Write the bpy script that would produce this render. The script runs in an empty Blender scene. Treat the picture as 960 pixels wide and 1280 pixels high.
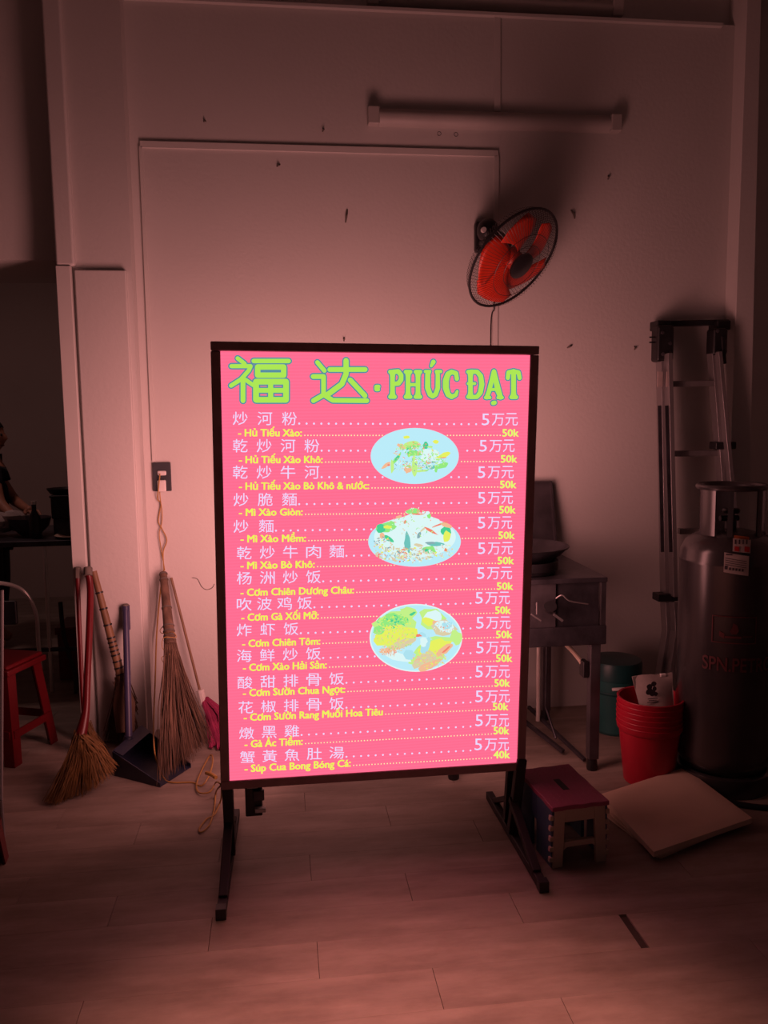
import bpy, math, random
from mathutils import Vector, Matrix
random.seed(7)
S = bpy.context.scene
COL = S.collection
R_ = math.radians
# ------------------------------------------------------------------ camera, world, exposure
F_PX, TH, PS, RO, CH = 1048.908, 0.117329, 0.123724, -0.0122267, 1.5
fw = Vector((math.sin(PS)*math.cos(TH), math.cos(PS)*math.cos(TH), -math.sin(TH)))
rt0 = Vector((math.cos(PS), -math.sin(PS), 0)); up0 = rt0.cross(fw)
rt = rt0*math.cos(RO)+up0*math.sin(RO); up = up0*math.cos(RO)-rt0*math.sin(RO)
CP = Vector((0, 0, CH))
cd = bpy.data.cameras.new('camera'); cam = bpy.data.objects.new('camera', cd); COL.objects.link(cam)
cd.sensor_fit = 'HORIZONTAL'; cd.sensor_width = 36; cd.lens = F_PX/960*36; cd.clip_start = .05
cam.matrix_world = Matrix(((rt.x, up.x, -fw.x, 0), (rt.y, up.y, -fw.y, 0), (rt.z, up.z, -fw.z, CH), (0, 0, 0, 1)))
S.camera = cam
S.view_settings.view_transform = 'Standard'; S.view_settings.look = 'None'
S.view_settings.gamma = 1; S.view_settings.use_curve_mapping = False
S.view_settings.exposure = 0
w = bpy.data.worlds.new('world'); S.world = w; w.use_nodes = True
WB = w.node_tree.nodes['Background']; WB.inputs[0].default_value = (.9, .95, 1, 1); WB.inputs[1].default_value = .012
BACK_EMIT = (1., .39, .36); FRONT_EMIT = (1.15, .163, .30)
def lamp(name, loc, e, size, color, rot=(0, 0, 0)):
    l = bpy.data.lights.new(name, 'AREA'); l.energy = e; l.size = size; l.color = color
    o = bpy.data.objects.new(name, l); COL.objects.link(o); o.location = loc; o.rotation_euler = rot; return o
def screen_light(x, y, wd, yaw, e, spread, tilt=3, ht=1.37):                         # light of the LED face on the far side, aimed at the wall
    l = bpy.data.lights.new('rear_screen_light', 'AREA'); l.shape = 'RECTANGLE'; l.size = wd; l.size_y = ht; l.energy = e; l.color = BACK_EMIT; l.spread = math.radians(spread)
    o = bpy.data.objects.new('rear_screen_light', l); COL.objects.link(o); o.location = (x, y, .985); o.rotation_euler = (math.radians(90+tilt), 0, math.radians(yaw)); return o
screen_light(.02, 2.99, .36, 38, 9.6, 160)
screen_light(.58, 2.99, .36, -38, 7.4, 160)
screen_light(.30, 2.97, .92, 1, 8.8, 175, 20, .5)
def down_spot(loc, tgt, e, color, ang, blend):                       # added spot out of view, brightens the floor before the sign
    l = bpy.data.lights.new('floor_fill_spot', 'SPOT'); l.energy = e; l.color = color; l.spot_size = math.radians(ang); l.spot_blend = blend; l.shadow_soft_size = .12
    o = bpy.data.objects.new('floor_fill_spot', l); COL.objects.link(o); o.location = loc
    o.rotation_euler = (Vector(tgt)-Vector(loc)).to_track_quat('-Z', 'Y').to_euler(); return o
down_spot((.20, .95, 3.2), (.22, 1.36, 0), 620, (1, .36, .29), 41, 1.)
lamp('back_room_fill', (-1.9, 5.0, 2.8), 4.5, .2, (1, .56, .52))  # added fill to lift the back room, stands for no known fixture

def ray(px, py): return fw + rt*((px-480)/F_PX) - up*((py-640)/F_PX)
def at(px, py, Y): d = ray(px, py); return CP + d*(Y/d.y)          # point of a pixel at depth Y
def gnd(px, py, z=0.): d = ray(px, py); return CP + d*((z-CH)/d.z)   # point of a pixel at height z

# ------------------------------------------------------------------ materials
def lin(c): return tuple(((x/255)/12.92 if x/255 <= .04045 else ((x/255+.055)/1.055)**2.4) for x in c)
def mat(name, c, rough=.6, metal=0., var=.12, scale=8., bump=0., spec=.5, stretch=(1, 1, 1), trans=0., bscale=None):
    m = bpy.data.materials.new(name); m.use_nodes = True; t = m.node_tree; n = t.nodes; b = n['Principled BSDF']
    b.inputs['Roughness'].default_value = rough; b.inputs['Metallic'].default_value = metal
    b.inputs['Specular IOR Level'].default_value = spec; b.inputs['Transmission Weight'].default_value = trans
    tc = n.new('ShaderNodeTexCoord'); mp = n.new('ShaderNodeMapping'); mp.inputs['Scale'].default_value = stretch
    ns = n.new('ShaderNodeTexNoise'); ns.inputs['Scale'].default_value = scale; ns.inputs['Detail'].default_value = 5
    t.links.new(tc.outputs['Object'], mp.inputs[0]); t.links.new(mp.outputs[0], ns.inputs['Vector'])
    cr = n.new('ShaderNodeValToRGB'); cr.color_ramp.elements[0].position = .3; cr.color_ramp.elements[1].position = .7
    cr.color_ramp.elements[0].color = (*[max(0, x*(1-var)) for x in c], 1); cr.color_ramp.elements[1].color = (*[min(1, x*(1+var)) for x in c], 1)
    t.links.new(ns.outputs[0], cr.inputs[0]); t.links.new(cr.outputs[0], b.inputs['Base Color'])
    if bump:
        bp = n.new('ShaderNodeBump'); bp.inputs['Strength'].default_value = bump; bp.inputs['Distance'].default_value = .004
        n2 = n.new('ShaderNodeTexNoise'); n2.inputs['Scale'].default_value = bscale or scale*5; t.links.new(mp.outputs[0], n2.inputs['Vector'])
        t.links.new(n2.outputs[0], bp.inputs['Height']); t.links.new(bp.outputs[0], b.inputs['Normal'])
    return m
def emat(name, c, k=1., rows=0., light=False):
    m = bpy.data.materials.new(name); m.use_nodes = True; t = m.node_tree; n = t.nodes
    n.remove(n['Principled BSDF']); e = n.new('ShaderNodeEmission'); e.inputs[0].default_value = (*c, 1); e.inputs[1].default_value = k
    t.links.new(e.outputs[0], n['Material Output'].inputs[0])
    if rows:                                                       # faint rows of the LED matrix
        tc = n.new('ShaderNodeTexCoord'); wv = n.new('ShaderNodeTexWave'); wv.bands_direction = 'Z'; wv.inputs['Scale'].default_value = rows
        t.links.new(tc.outputs['Object'], wv.inputs[0]); mr = n.new('ShaderNodeMapRange'); mr.inputs[3].default_value = .93*k; mr.inputs[4].default_value = 1.03*k
        t.links.new(wv.outputs[1], mr.inputs[0]); t.links.new(mr.outputs[0], e.inputs[1])
    m.cycles.emission_sampling = 'AUTO' if light else 'NONE'
    return m
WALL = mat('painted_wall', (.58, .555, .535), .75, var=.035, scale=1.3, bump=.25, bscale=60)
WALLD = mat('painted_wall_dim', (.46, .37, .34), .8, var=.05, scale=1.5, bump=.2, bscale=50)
TRIMM = mat('white_trunking', (.60, .575, .55), .5, var=.04, scale=4)
CEIL = mat('ceiling_paint', (.42, .39, .37), .9, var=.03, scale=2)
BLACKM = mat('black_painted_steel', (.012, .010, .012), .6, .1, var=.3, scale=20)
FRAMEM = mat('sign_frame_steel', (.34, .21, .22), .85, 0, var=.12, scale=14, spec=.15)
BLACKP = mat('black_plastic', (.012, .011, .013), .4, var=.3, scale=20)
REDP = mat('red_plastic', (.12, .004, .008), .35, var=.12, scale=6)
REDP2 = mat('red_bucket_plastic', (.44, .008, .030), .4, var=.1, scale=6)
ORNG = mat('orange_red_blade_plastic', (.66, .04, .016), .35, var=.1, scale=8)
CHROME = mat('chrome_tube', (.75, .70, .66), .28, .55, var=.08, scale=12)
ALU = mat('brushed_aluminium', (.30, .28, .285), .33, .6, var=.15, scale=18, stretch=(1, 1, .1))
STEEL = mat('stained_stainless_steel', (.085, .075, .085), .36, .5, var=.35, scale=9, bump=.2)
STEELD = mat('greasy_dark_steel', (.06, .055, .065), .45, .6, var=.4, scale=11, bump=.3)
GASM = mat('grey_gas_bottle_paint', (.058, .052, .055), .24, .3, var=.14, scale=5, spec=.9)
LAMPW = mat('lamp_housing_white', (.46, .43, .41), .5, var=.05, scale=8)
WHITEP = mat('white_plastic', (.68, .64, .62), .4, var=.05, scale=8)
SOCKD = mat('dark_grey_backing', (.03, .032, .04), .5, var=.15, scale=20)
CORDM = mat('yellow_flex', (.40, .22, .06), .5, var=.1, scale=20)
BRISTLE = mat('straw_bristle', (.17, .085, .026), .85, var=.4, scale=25, bump=.4, stretch=(1, 1, .2))
RIBM = mat('coconut_rib_bristle', (.13, .075, .05), .8, var=.45, scale=30, stretch=(1, 1, .15))
BAMB = mat('bamboo_cane', (.19, .105, .052), .55, var=.25, scale=14)
WRAP = mat('grey_wrapping', (.12, .10, .085), .8, var=.3, scale=30)
BLUEP = mat('blue_grey_plastic', (.045, .042, .10), .4, var=.15, scale=8)
NAVYP = mat('navy_pan_plastic', (.018, .021, .045), .42, var=.2, scale=8)
PINKC = mat('pink_rag_cloth', (.26, .02, .08), .95, var=.3, scale=14, bump=.5)
CARD = mat('cream_folded_sheet', (.62, .46, .36), .7, var=.08, scale=4, bump=.4, bscale=9)
CREAM = mat('cream_plastic', (.50, .40, .32), .45, var=.06, scale=7)
PURP = mat('plum_plastic', (.30, .07, .13), .45, var=.12, scale=7)
TEALP = mat('blue_side_plastic', (.05, .10, .16), .45, var=.1, scale=7)
TEAL2 = mat('teal_drum_plastic', (.02, .105, .10), .4, var=.15, scale=7)
TEALD = mat('teal_lid_plastic', (.012, .07, .07), .4, var=.15, scale=7)
SKIN = mat('skin', (.36, .16, .10), .55, var=.08, scale=10)
HAIR = mat('black_hair', (.01, .008, .008), .6, var=.3, scale=60)
SHIRT = mat('black_shirt_cloth', (.012, .012, .018), .9, var=.2, scale=30)
TROUS = mat('dark_trouser_cloth', (.02, .018, .022), .9, var=.2, scale=30)
PAPERW = mat('label_paper', (.42, .35, .33), .7, var=.08, scale=30)
PRINTD = mat('dark_print', (.045, .035, .045), .7, var=.1, scale=30)
PRINTR = mat('red_print', (.42, .02, .02), .6, var=.1, scale=30)
PRINTR2 = mat('faded_red_stencil', (.11, .022, .026), .6, var=.2, scale=30)
PRINTO = mat('orange_print', (.42, .10, .03), .6, var=.1, scale=30)
def floor_mat():
    m = mat('floor_plank_laminate', (.30, .24, .205), .5, var=.2, scale=5, bump=.12, stretch=(.35, 3.0, 1), spec=.35)
    t = m.node_tree; n = t.nodes; b = n['Principled BSDF']; old = b.inputs['Base Color'].links[0].from_socket
    oi = n.new('ShaderNodeObjectInfo'); mr = n.new('ShaderNodeMapRange'); mr.inputs[3].default_value = .93; mr.inputs[4].default_value = 1.05
    t.links.new(oi.outputs['Random'], mr.inputs[0])
    mx = n.new('ShaderNodeMix'); mx.data_type = 'RGBA'; mx.blend_type = 'MULTIPLY'; mx.inputs[0].default_value = 1
    t.links.new(old, mx.inputs[6]); t.links.new(mr.outputs[0], mx.inputs[7])
    ge = n.new('ShaderNodeNewGeometry'); n3 = n.new('ShaderNodeTexNoise'); n3.inputs['Scale'].default_value = 3.2; n3.inputs['Detail'].default_value = 9; n3.inputs['Roughness'].default_value = .7
    mp2 = n.new('ShaderNodeMapping'); mp2.inputs['Scale'].default_value = (1, 2.6, 1); t.links.new(ge.outputs['Position'], mp2.inputs[0]); t.links.new(mp2.outputs[0], n3.inputs['Vector'])
    cr = n.new('ShaderNodeValToRGB'); cr.color_ramp.elements[0].position = .33; cr.color_ramp.elements[0].color = (.62, .58, .55, 1); cr.color_ramp.elements[1].position = .58; cr.color_ramp.elements[1].color = (1, 1, 1, 1)
    t.links.new(n3.outputs[0], cr.inputs[0]); m2 = n.new('ShaderNodeMix'); m2.data_type = 'RGBA'; m2.blend_type = 'MULTIPLY'; m2.inputs[0].default_value = .75
    t.links.new(mx.outputs[2], m2.inputs[6]); t.links.new(cr.outputs[0], m2.inputs[7]); t.links.new(m2.outputs[2], b.inputs['Base Color'])
    return m
FLOORM = floor_mat()
GROOVE = mat('joint_filler_dark', (.05, .035, .03), .9)

# ------------------------------------------------------------------ mesh helpers
class M:
    def __init__(s, tf=None): s.v = []; s.f = []; s.mi = []; s.k = 0; s.tf = tf
    def add(s, vs, fs):
        n = len(s.v)
        s.v += [tuple(s.tf @ Vector(v)) if s.tf else tuple(v) for v in vs]
        s.f += [tuple(i+n for i in f) for f in fs]; s.mi += [s.k]*len(fs); return s
    def box(s, a, b, tf=None):
        x0, y0, z0 = a; x1, y1, z1 = b
        vs = [Vector(p) for p in ((x0,y0,z0),(x1,y0,z0),(x1,y1,z0),(x0,y1,z0),(x0,y0,z1),(x1,y0,z1),(x1,y1,z1),(x0,y1,z1))]
        if tf: vs = [tf @ v for v in vs]
        return s.add(vs, [(0,3,2,1),(4,5,6,7),(0,1,5,4),(1,2,6,5),(2,3,7,6),(3,0,4,7)])
    def bar(s, p, q, w, h, upv=(0, 0, 1)):                          # rectangular bar from p to q
        p = Vector(p); q = Vector(q); d = (q-p).normalized(); u = Vector(upv)
        if abs(d.dot(u)) > .98: u = Vector((0, 1, 0))
        a = d.cross(u).normalized(); b = a.cross(d).normalized(); vs = []
        for e in (p, q):
            for sx, sy in ((-1,-1),(1,-1),(1,1),(-1,1)): vs.append(e+a*sx*w/2+b*sy*h/2)
        return s.add(vs, [(3,2,1,0),(4,5,6,7),(0,1,5,4),(1,2,6,5),(2,3,7,6),(3,0,4,7)])
    def tube(s, pts, r, n=8, cap=True, closed=False):
        pts = [Vector(p) for p in pts]; L = len(pts); rs = r if isinstance(r, (list, tuple)) else [r]*L
        vs = []; a = None
        for i, p in enumerate(pts):
            if closed: d = (pts[(i+1) % L]-pts[i-1])
            else: d = (pts[min(i+1, L-1)]-pts[max(i-1, 0)])
            d = d.normalized() if d.length > 1e-9 else Vector((0, 0, 1))
            if a is None:
                a = d.cross(Vector((0, 0, 1)) if abs(d.z) < .9 else Vector((0, 1, 0))).normalized()
            else:
                a = (a-d*a.dot(d)); a = a.normalized() if a.length > 1e-6 else d.cross(Vector((1, 0, 0))).normalized()
            b = d.cross(a)
            for k in range(n): t = 2*math.pi*k/n; vs.append(p+(a*math.cos(t)+b*math.sin(t))*rs[i])
        fs = []
        for i in range(L if closed else L-1):
            j = (i+1) % L
            for k in range(n): fs.append((i*n+k, i*n+(k+1) % n, j*n+(k+1) % n, j*n+k))
        if cap and not closed: fs += [tuple(range(n-1, -1, -1)), tuple((L-1)*n+k for k in range(n))]
        return s.add(vs, fs)
    def lathe(s, prof, c=(0, 0, 0), n=28, tf=None, sx=1, sy=1, a0=0, a1=2*math.pi):
        c = Vector(c); vs = []; full = abs(a1-a0-2*math.pi) < 1e-6; nn = n if full else n+1
        for r, z in prof:
            for k in range(nn):
                t = a0+(a1-a0)*k/n; v = Vector((r*math.cos(t)*sx, r*math.sin(t)*sy, z)); vs.append((tf @ v if tf else v)+c)
        fs = []
        for i in range(len(prof)-1):
            for k in range(n): fs.append((i*nn+k, i*nn+(k+1) % nn, (i+1)*nn+(k+1) % nn, (i+1)*nn+k))
        return s.add(vs, fs)
    def prism(s, poly, z0, z1, tf=None):
        n = len(poly); vs = [Vector((x, y, z0)) for x, y in poly]+[Vector((x, y, z1)) for x, y in poly]
        if tf: vs = [tf @ v for v in vs]
        return s.add(vs, [tuple(range(n-1, -1, -1)), tuple(range(n, 2*n))]+[(i, (i+1) % n, n+(i+1) % n, n+i) for i in range(n)])
    def ball(s, c, r, n=14, tf=None):
        r = (r, r, r) if not isinstance(r, (tuple, list)) else r; vs = []; m = n//2; c = Vector(c)
        for i in range(m+1):
            ph = math.pi*i/m
            for k in range(n):
                t = 2*math.pi*k/n; v = Vector((r[0]*math.sin(ph)*math.cos(t), r[1]*math.sin(ph)*math.sin(t), r[2]*math.cos(ph)))
                vs.append((tf @ v if tf else v)+c)
        return s.add(vs, [(i*n+k, (i+1)*n+k, (i+1)*n+(k+1) % n, i*n+(k+1) % n) for i in range(m) for k in range(n)])
    def build(s, name, mats, parent=None, world=True, smooth=35, bevel=0., label=None, kind=None):
        me = bpy.data.meshes.new(name); vs = s.v
        if parent is not None and world:
            inv = WM[parent.name].inverted(); vs = [tuple(inv @ Vector(v)) for v in vs]
        me.from_pydata(vs, [], s.f)
        ms = mats if isinstance(mats, (list, tuple)) else [mats]
        for m in ms: me.materials.append(m)
        me.polygons.foreach_set('material_index', [min(k, len(ms)-1) for k in s.mi])
        if smooth: me.polygons.foreach_set('use_smooth', [True]*len(me.polygons)); me.update(); me.set_sharp_from_angle(angle=R_(smooth))
        me.validate(); me.update()
        o = bpy.data.objects.new(name, me); COL.objects.link(o)
        if parent is not None: o.parent = parent; WM[o.name] = WM[parent.name].copy()
        else: WM[o.name] = Matrix.Identity(4)
        if bevel:
            bm = o.modifiers.new('bevel', 'BEVEL'); bm.width = bevel; bm.segments = 2; bm.limit_method = 'ANGLE'; bm.angle_limit = R_(40); bm.harden_normals = True
        if label: o['label'] = label
        if kind: o['kind'] = kind
        return o
WM = {}
def thing(name, label, cat, loc=(0, 0, 0), rz=0., group=None):
    o = bpy.data.objects.new(name, None); COL.objects.link(o); o.empty_display_size = .05
    o.location = loc; o.rotation_euler = (0, 0, rz); o['label'] = label; o['category'] = cat
    if group: o['group'] = group
    WM[o.name] = Matrix.Translation(Vector(loc)) @ Matrix.Rotation(rz, 4, 'Z'); return o
def tag(o, label, cat, group=None):
    o['label'] = label; o['category'] = cat
    if group: o['group'] = group
    return o
def struct(name, m, mt, parent=None, **k):
    o = m.build(name, mt, parent, **k)
    if parent is None: o['kind'] = 'structure'
    return o
def dup(root, loc, rz, label, group=None):
    r = root.copy(); COL.objects.link(r); r.location = loc; r.rotation_euler = (0, 0, rz); r['label'] = label
    WM[r.name] = Matrix.Translation(Vector(loc)) @ Matrix.Rotation(rz, 4, 'Z')
    if group: r['group'] = group
    for ch in root.children:
        c = ch.copy(); COL.objects.link(c); c.parent = r
        for g in ch.children: d = g.copy(); COL.objects.link(d); d.parent = c
    return r
def spline(pts, n=6):
    pts = [Vector(p) for p in pts]; out = []
    for i in range(len(pts)-1):
        p0 = pts[max(i-1, 0)]; p1 = pts[i]; p2 = pts[i+1]; p3 = pts[min(i+2, len(pts)-1)]
        for k in range(n):
            t = k/n; out.append(.5*((2*p1)+(p2-p0)*t+(2*p0-5*p1+4*p2-p3)*t*t+(3*p1-3*p2+p3-p0)*t**3))
    return out+[pts[-1]]

# ------------------------------------------------------------------ the room
# floor: a dark base and individual planks
fl = struct('floor', M().box((-4.5, -1.5, -.08), (3.4, 8.2, -.006)), GROOVE)
pl_len, pl_w = .915, .16
cache = {}
def plank(x0, x1, y0):
    key = round(x1-x0, 3)
    if key not in cache:
        L = x1-x0; g = .0006; e = .0009
        vs = [(g, .0001, -.006), (L-g, .0001, -.006), (L-g, pl_w-.0001, -.006), (g, pl_w-.0001, -.006), (g, .0001, -.0005), (L-g, .0001, -.0005), (L-g, pl_w-.0001, -.0005), (g, pl_w-.0001, -.0005),
              (g+e*.5, .0004, 0), (L-g-e*.5, .0004, 0), (L-g-e*.5, pl_w-.0004, 0), (g+e*.5, pl_w-.0004, 0)]
        fs = [(8,9,10,11)]+[(i, (i+1) % 4, 4+(i+1) % 4, 4+i) for i in range(4)]+[(4+i, 4+(i+1) % 4, 8+(i+1) % 4, 8+i) for i in range(4)]
        me = bpy.data.meshes.new('plank'); me.from_pydata(vs, [], fs); me.materials.append(FLOORM); cache[key] = me
    o = bpy.data.objects.new('plank', cache[key]); COL.objects.link(o); o.location = (x0, y0, 0); o.parent = fl
Y0 = 1.93
for j in range(-2, 17):                                            # rows where the photo can show single planks
    y = Y0+pl_w*j
    base = .377+.306*(1-1)-.306*j
    k0 = math.floor((-1.75-base)/pl_len)
    x = base+k0*pl_len
    while x < 2.62:
        x0, x1 = x, x+pl_len
        if j == 1 and abs(x1-.98) < .03: x1 -= .013                # the wide open joint right of the sign
        if j == 1 and abs(x0-.98) < .03: x0 += .010
        xx0, xx1 = max(x0, -1.9), min(x1, 2.62)
        if xx1-xx0 > .05: plank(xx0, xx1, y)
        x += pl_len
rest = M()
for (a, b, c, d) in ((-4.5, -1.5, 3.4, Y0-2*pl_w), (-4.5, Y0-2*pl_w, -1.902, Y0+17*pl_w), (2.62, Y0-2*pl_w, 3.4, Y0+17*pl_w), (-4.5, Y0+17*pl_w, 3.2, 8.2)):
    rest.add([(a, b, 0), (c, b, 0), (c, d, 0), (a, d, 0)], [(0, 1, 2, 3)])
rest.build('plank', FLOORM, fl, kind='stuff')

XL, XR = -.62, 2.29
wb = struct('wall_back', M().box((XL-.3, 4.0, 0), (XR, 4.25, 3.315)).box((XL-.3, 4.05, 3.315), (XR, 4.25, 3.85)), WALL)
sh = M()
for px, py in ((549, 167), (570, 168), (548, 189), (571, 190)):
    p = at(px, py, 4.0); sh = M().lathe([(.0001, -.004), (.0065, -.004), (.0085, .0008), (.0098, .0004), (.0098, -.001)], (p.x, 3.9995, p.z), 12, Matrix.Rotation(R_(90), 4, 'X'))
    sh.build('screw_hole', BLACKP, wb)
for px, py, l, a in ((433, 270, .03, 8), (348, 207, .008, 60), (716, 268, .022, -25), (760, 222, .008, 0), (793, 435, .008, 0), (712, 433, .014, 60), (430, 424, .008, 0), (404, 163, .006, 30), (256, 152, .004, 70)):
    p = at(px, py, 4.0); d = Vector((math.sin(R_(a)), 0, math.cos(R_(a))))*l
    M().tube([(p+d+Vector((0, 0, 0))), p+Vector((0, -.012, 0)), p-d], [.0035, .005, .003], 6).build('wall_hook', WRAP, wb)
M().tube(spline([at(240, 722, 3.997), at(247, 724, 3.996), at(252, 733, 3.996), at(258, 737, 3.996), at(265, 735, 3.996), at(268, 730, 3.997)], 5), .0012, 4).build('wire_curl', WRAP, wb)
RT, RB = at(952, 0, 3.9), at(940, 500, 3.9); RE = lambda z: RB.x+(RT.x-RB.x)*(z-RB.z)/(RT.z-RB.z); RX = at(923, 300, 3.9).x
struct('wall_right', M().add([(RX, 3.9, 0), (RE(0), 3.9, 0), (RE(0), 4.5, 0), (RX, 4.5, 0), (RX, 3.9, 3.85), (RE(3.85), 3.9, 3.85), (RE(3.85), 4.5, 3.85), (RX, 4.5, 3.85)],
    [(0,3,2,1),(4,5,6,7),(0,1,5,4),(1,2,6,5),(2,3,7,6),(3,0,4,7)]).box((2.2, 4.5, 0), (3.4, 4.7, 3.85)).box((3.25, -1.5, 0), (3.4, 4.5, 3.85)), WALL, bevel=.004)
PY = 3.88
wl = struct('wall_left', M().box((-.93, PY+.02, 0), (XL, 4.6, 3.85)), WALL)
M().box((-.86, PY-.005, 0), (XL-.022, PY+.03, 2.135)).build('lower_panel', WALL, wl, bevel=.006)
M().box((-.935, PY-.012, 2.15), (-.855, PY+.04, 3.85)).build('corner_bead', WALL, wl, bevel=.012)
struct('trim_1', M().box((-.935, PY-.016, 0), (-.872, 4.6, 2.15)), TRIMM, bevel=.004)
struct('wall_header', M().box((-4.5, 4.02, at(30, 325, 4.02).z), (-.93, 4.7, 3.85)), WALL)
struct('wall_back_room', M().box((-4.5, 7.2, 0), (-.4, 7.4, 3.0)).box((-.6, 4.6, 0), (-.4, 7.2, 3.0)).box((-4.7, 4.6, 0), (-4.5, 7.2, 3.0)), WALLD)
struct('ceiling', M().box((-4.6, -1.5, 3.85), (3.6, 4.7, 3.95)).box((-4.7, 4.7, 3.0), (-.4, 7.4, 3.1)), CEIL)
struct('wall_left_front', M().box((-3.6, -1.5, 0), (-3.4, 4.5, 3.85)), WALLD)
# thin cable trunking on the wall
def strip(a, b, wd=.02): 
    return M().bar((a[0], 3.994, a[1]), (b[0], 3.994, b[1]), wd, .012, (0, 1, 0))
trk = [((-.575, 2.698), (1.055, 2.698), .03), ((-.572, 2.69), (-.575, 1.29), .016), ((1.047, 2.69), (1.042, 1.0), .024), ((1.049, 3.315), (1.05, 2.885), .03)]
for i, (a, b, wd) in enumerate(trk): struct('trim_%d' % (i+2), strip(a, b, wd), TRIMM, bevel=.002)
# ledge strip at the top of the wall
struct('trim_6', M().box((XL, 3.975, 3.298), (2.14, 4.0, 3.315)), TRIMM, bevel=.003)

# ------------------------------------------------------------------ the LED menu sign
SX, SY, SYAW, SROLL, SLEAN, SW, SZ, SH = .3016, 2.70, .0282, .014, -.0345, 1.0412, .2656, 1.4513
sign = thing('menu_sign', 'large double-sided LED menu board with a bright pink screen on a black stand', 'sign', (SX, SY, 0), SYAW)
PT = (Matrix.Translation((SX, SY, SZ)) @ Matrix.Rotation(SYAW, 4, 'Z') @ Matrix.Rotation(-SLEAN, 4, 'X') @ Matrix.Rotation(SROLL, 4, 'Y'))
fr = .029; D = .11; hw = SW/2
def pbar(a, b): return M(PT).box(a, b)
for nm, a, b in (('frame_bar', (-hw, 0, 0), (hw, D, fr)), ('frame_bar', (-hw, 0, SH-fr+.002), (hw, D, SH)), ('frame_bar', (-hw, 0, fr), (-hw+fr, D, SH-fr)), ('frame_bar', (hw-fr, 0, fr), (hw, D, SH-fr))):
    pbar(a, b).build(nm, FRAMEM, sign, bevel=.003)
PINK = emat('led_pink', FRONT_EMIT, 1., rows=31.4, light=True)
BACKL = emat('led_back', BACK_EMIT, .8)
scr = M(PT).box((-hw+fr, .006, fr), (hw-fr, .05, SH-fr)).build('led_screen', PINK, sign, smooth=0)
M(PT).box((-hw+fr, .06, fr), (hw-fr, D-.006, SH-fr)).build('led_screen', BACKL, sign, smooth=0, label='lit screen on the far side')
PTI = PT.inverted(); PO = PTI @ CP
def uv(px, py, off=.006):                                          # where a pixel's ray meets the screen, in panel coordinates
    d = PTI.to_3x3() @ ray(px, py); t = (off-PO.y)/d.y; q = PO+d*t; return Vector((q.x, q.z))
LAY = {}
def flat(name, mt, polys, y, parent=scr, label=None):                # polys: list of point lists in panel coords
    m = M(PT)
    for p in polys: m.add([(a, y, b) for a, b in p], [tuple(range(len(p)))])
    return m.build(name, mt, parent, smooth=0, label=label)
GRN = emat('led_green', (.42, .80, .09)); OUTL = emat('led_outline', (.10, .27, .36)); LIL = emat('led_lilac', (.80, .70, 1.)); YEL = emat('led_yellow', (.83, .93, .10)); CRM = emat('led_cream', (1., .86, .42)); YELB = emat('led_yellow_green', (.78, .95, .16))
def capsule(pts, rs, k=10):
    out = []
    for i, (p, r) in enumerate(zip(pts, rs)):
        out.append([(p[0]+r*math.cos(2*math.pi*j/k), p[1]+r*math.sin(2*math.pi*j/k)) for j in range(k)])
        if i+1 < len(pts):
            q = pts[i+1]; d = Vector((q[0]-p[0], q[1]-p[1]));
            if d.length < 1e-7: continue
            nrm = Vector((-d.y, d.x)).normalized(); a, b = rs[i], rs[i+1]
            out.append([(p[0]+nrm.x*a, p[1]+nrm.y*a), (p[0]-nrm.x*a, p[1]-nrm.y*a), (q[0]-nrm.x*b, q[1]-nrm.y*b), (q[0]+nrm.x*b, q[1]+nrm.y*b)])
    return out
PXM = 2.62/F_PX                                                      # metres per photo pixel on the screen
def strokes(name, lst, ox, oy, sc, extra):
    fill = []; outl = []
    for pts, rs in lst:
        if not isinstance(rs, (list, tuple)): rs = [rs]*len(pts)
        P = [tuple(uv(ox+x/sc, oy+y/sc)) for x, y in pts]; r = [q/sc*PXM for q in rs]
        fill += capsule(P, r); outl += capsule(P, [q+extra*PXM for q in r])
    flat(name+'_outline', OUTL, outl, .0050); flat(name, GRN, fill, .0040)
strokes('title_character', [([(130,86),(172,118)],12),([(92,133),(208,133),(196,160),(150,212),(90,250)],12),([(162,205),(162,340)],14),([(178,215),(222,246)],12),
    ([(226,102),(436,102)],13),([(250,138),(406,138),(406,187),(250,187),(250,138)],16),([(240,226),(420,226),(420,335),(240,335),(240,226)],17),([(240,278),(420,278)],14),([(328,226),(328,335)],15)], 270, 430, 4.8, 1.7)
strokes('title_character', [([(608,110),(650,160)],13),([(582,195),(645,195),(645,305),(584,340)],14),([(655,310),(700,338),(905,340)],14),([(682,153),(895,153)],14),
    ([(780,100),(780,180),(755,240),(660,310)],16),([(805,216),(893,310)],15)], 270, 430, 4.8, 1.7)
strokes('title_dot', [([(44,232),(58,232)],10),([(44,248),(56,248)],10),([(44,232),(44,248)],10)], 460, 430, 4.3636, 1.5)
st = lambda x, y0=152, y1=288: ([(x-13,y0),(x+13,y0),(x,y0+8),(x,y0+30),(x,y1-30),(x,y1-8),(x-13,y1),(x+13,y1)],[11,11,16,13,13,16,11,11])
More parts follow.
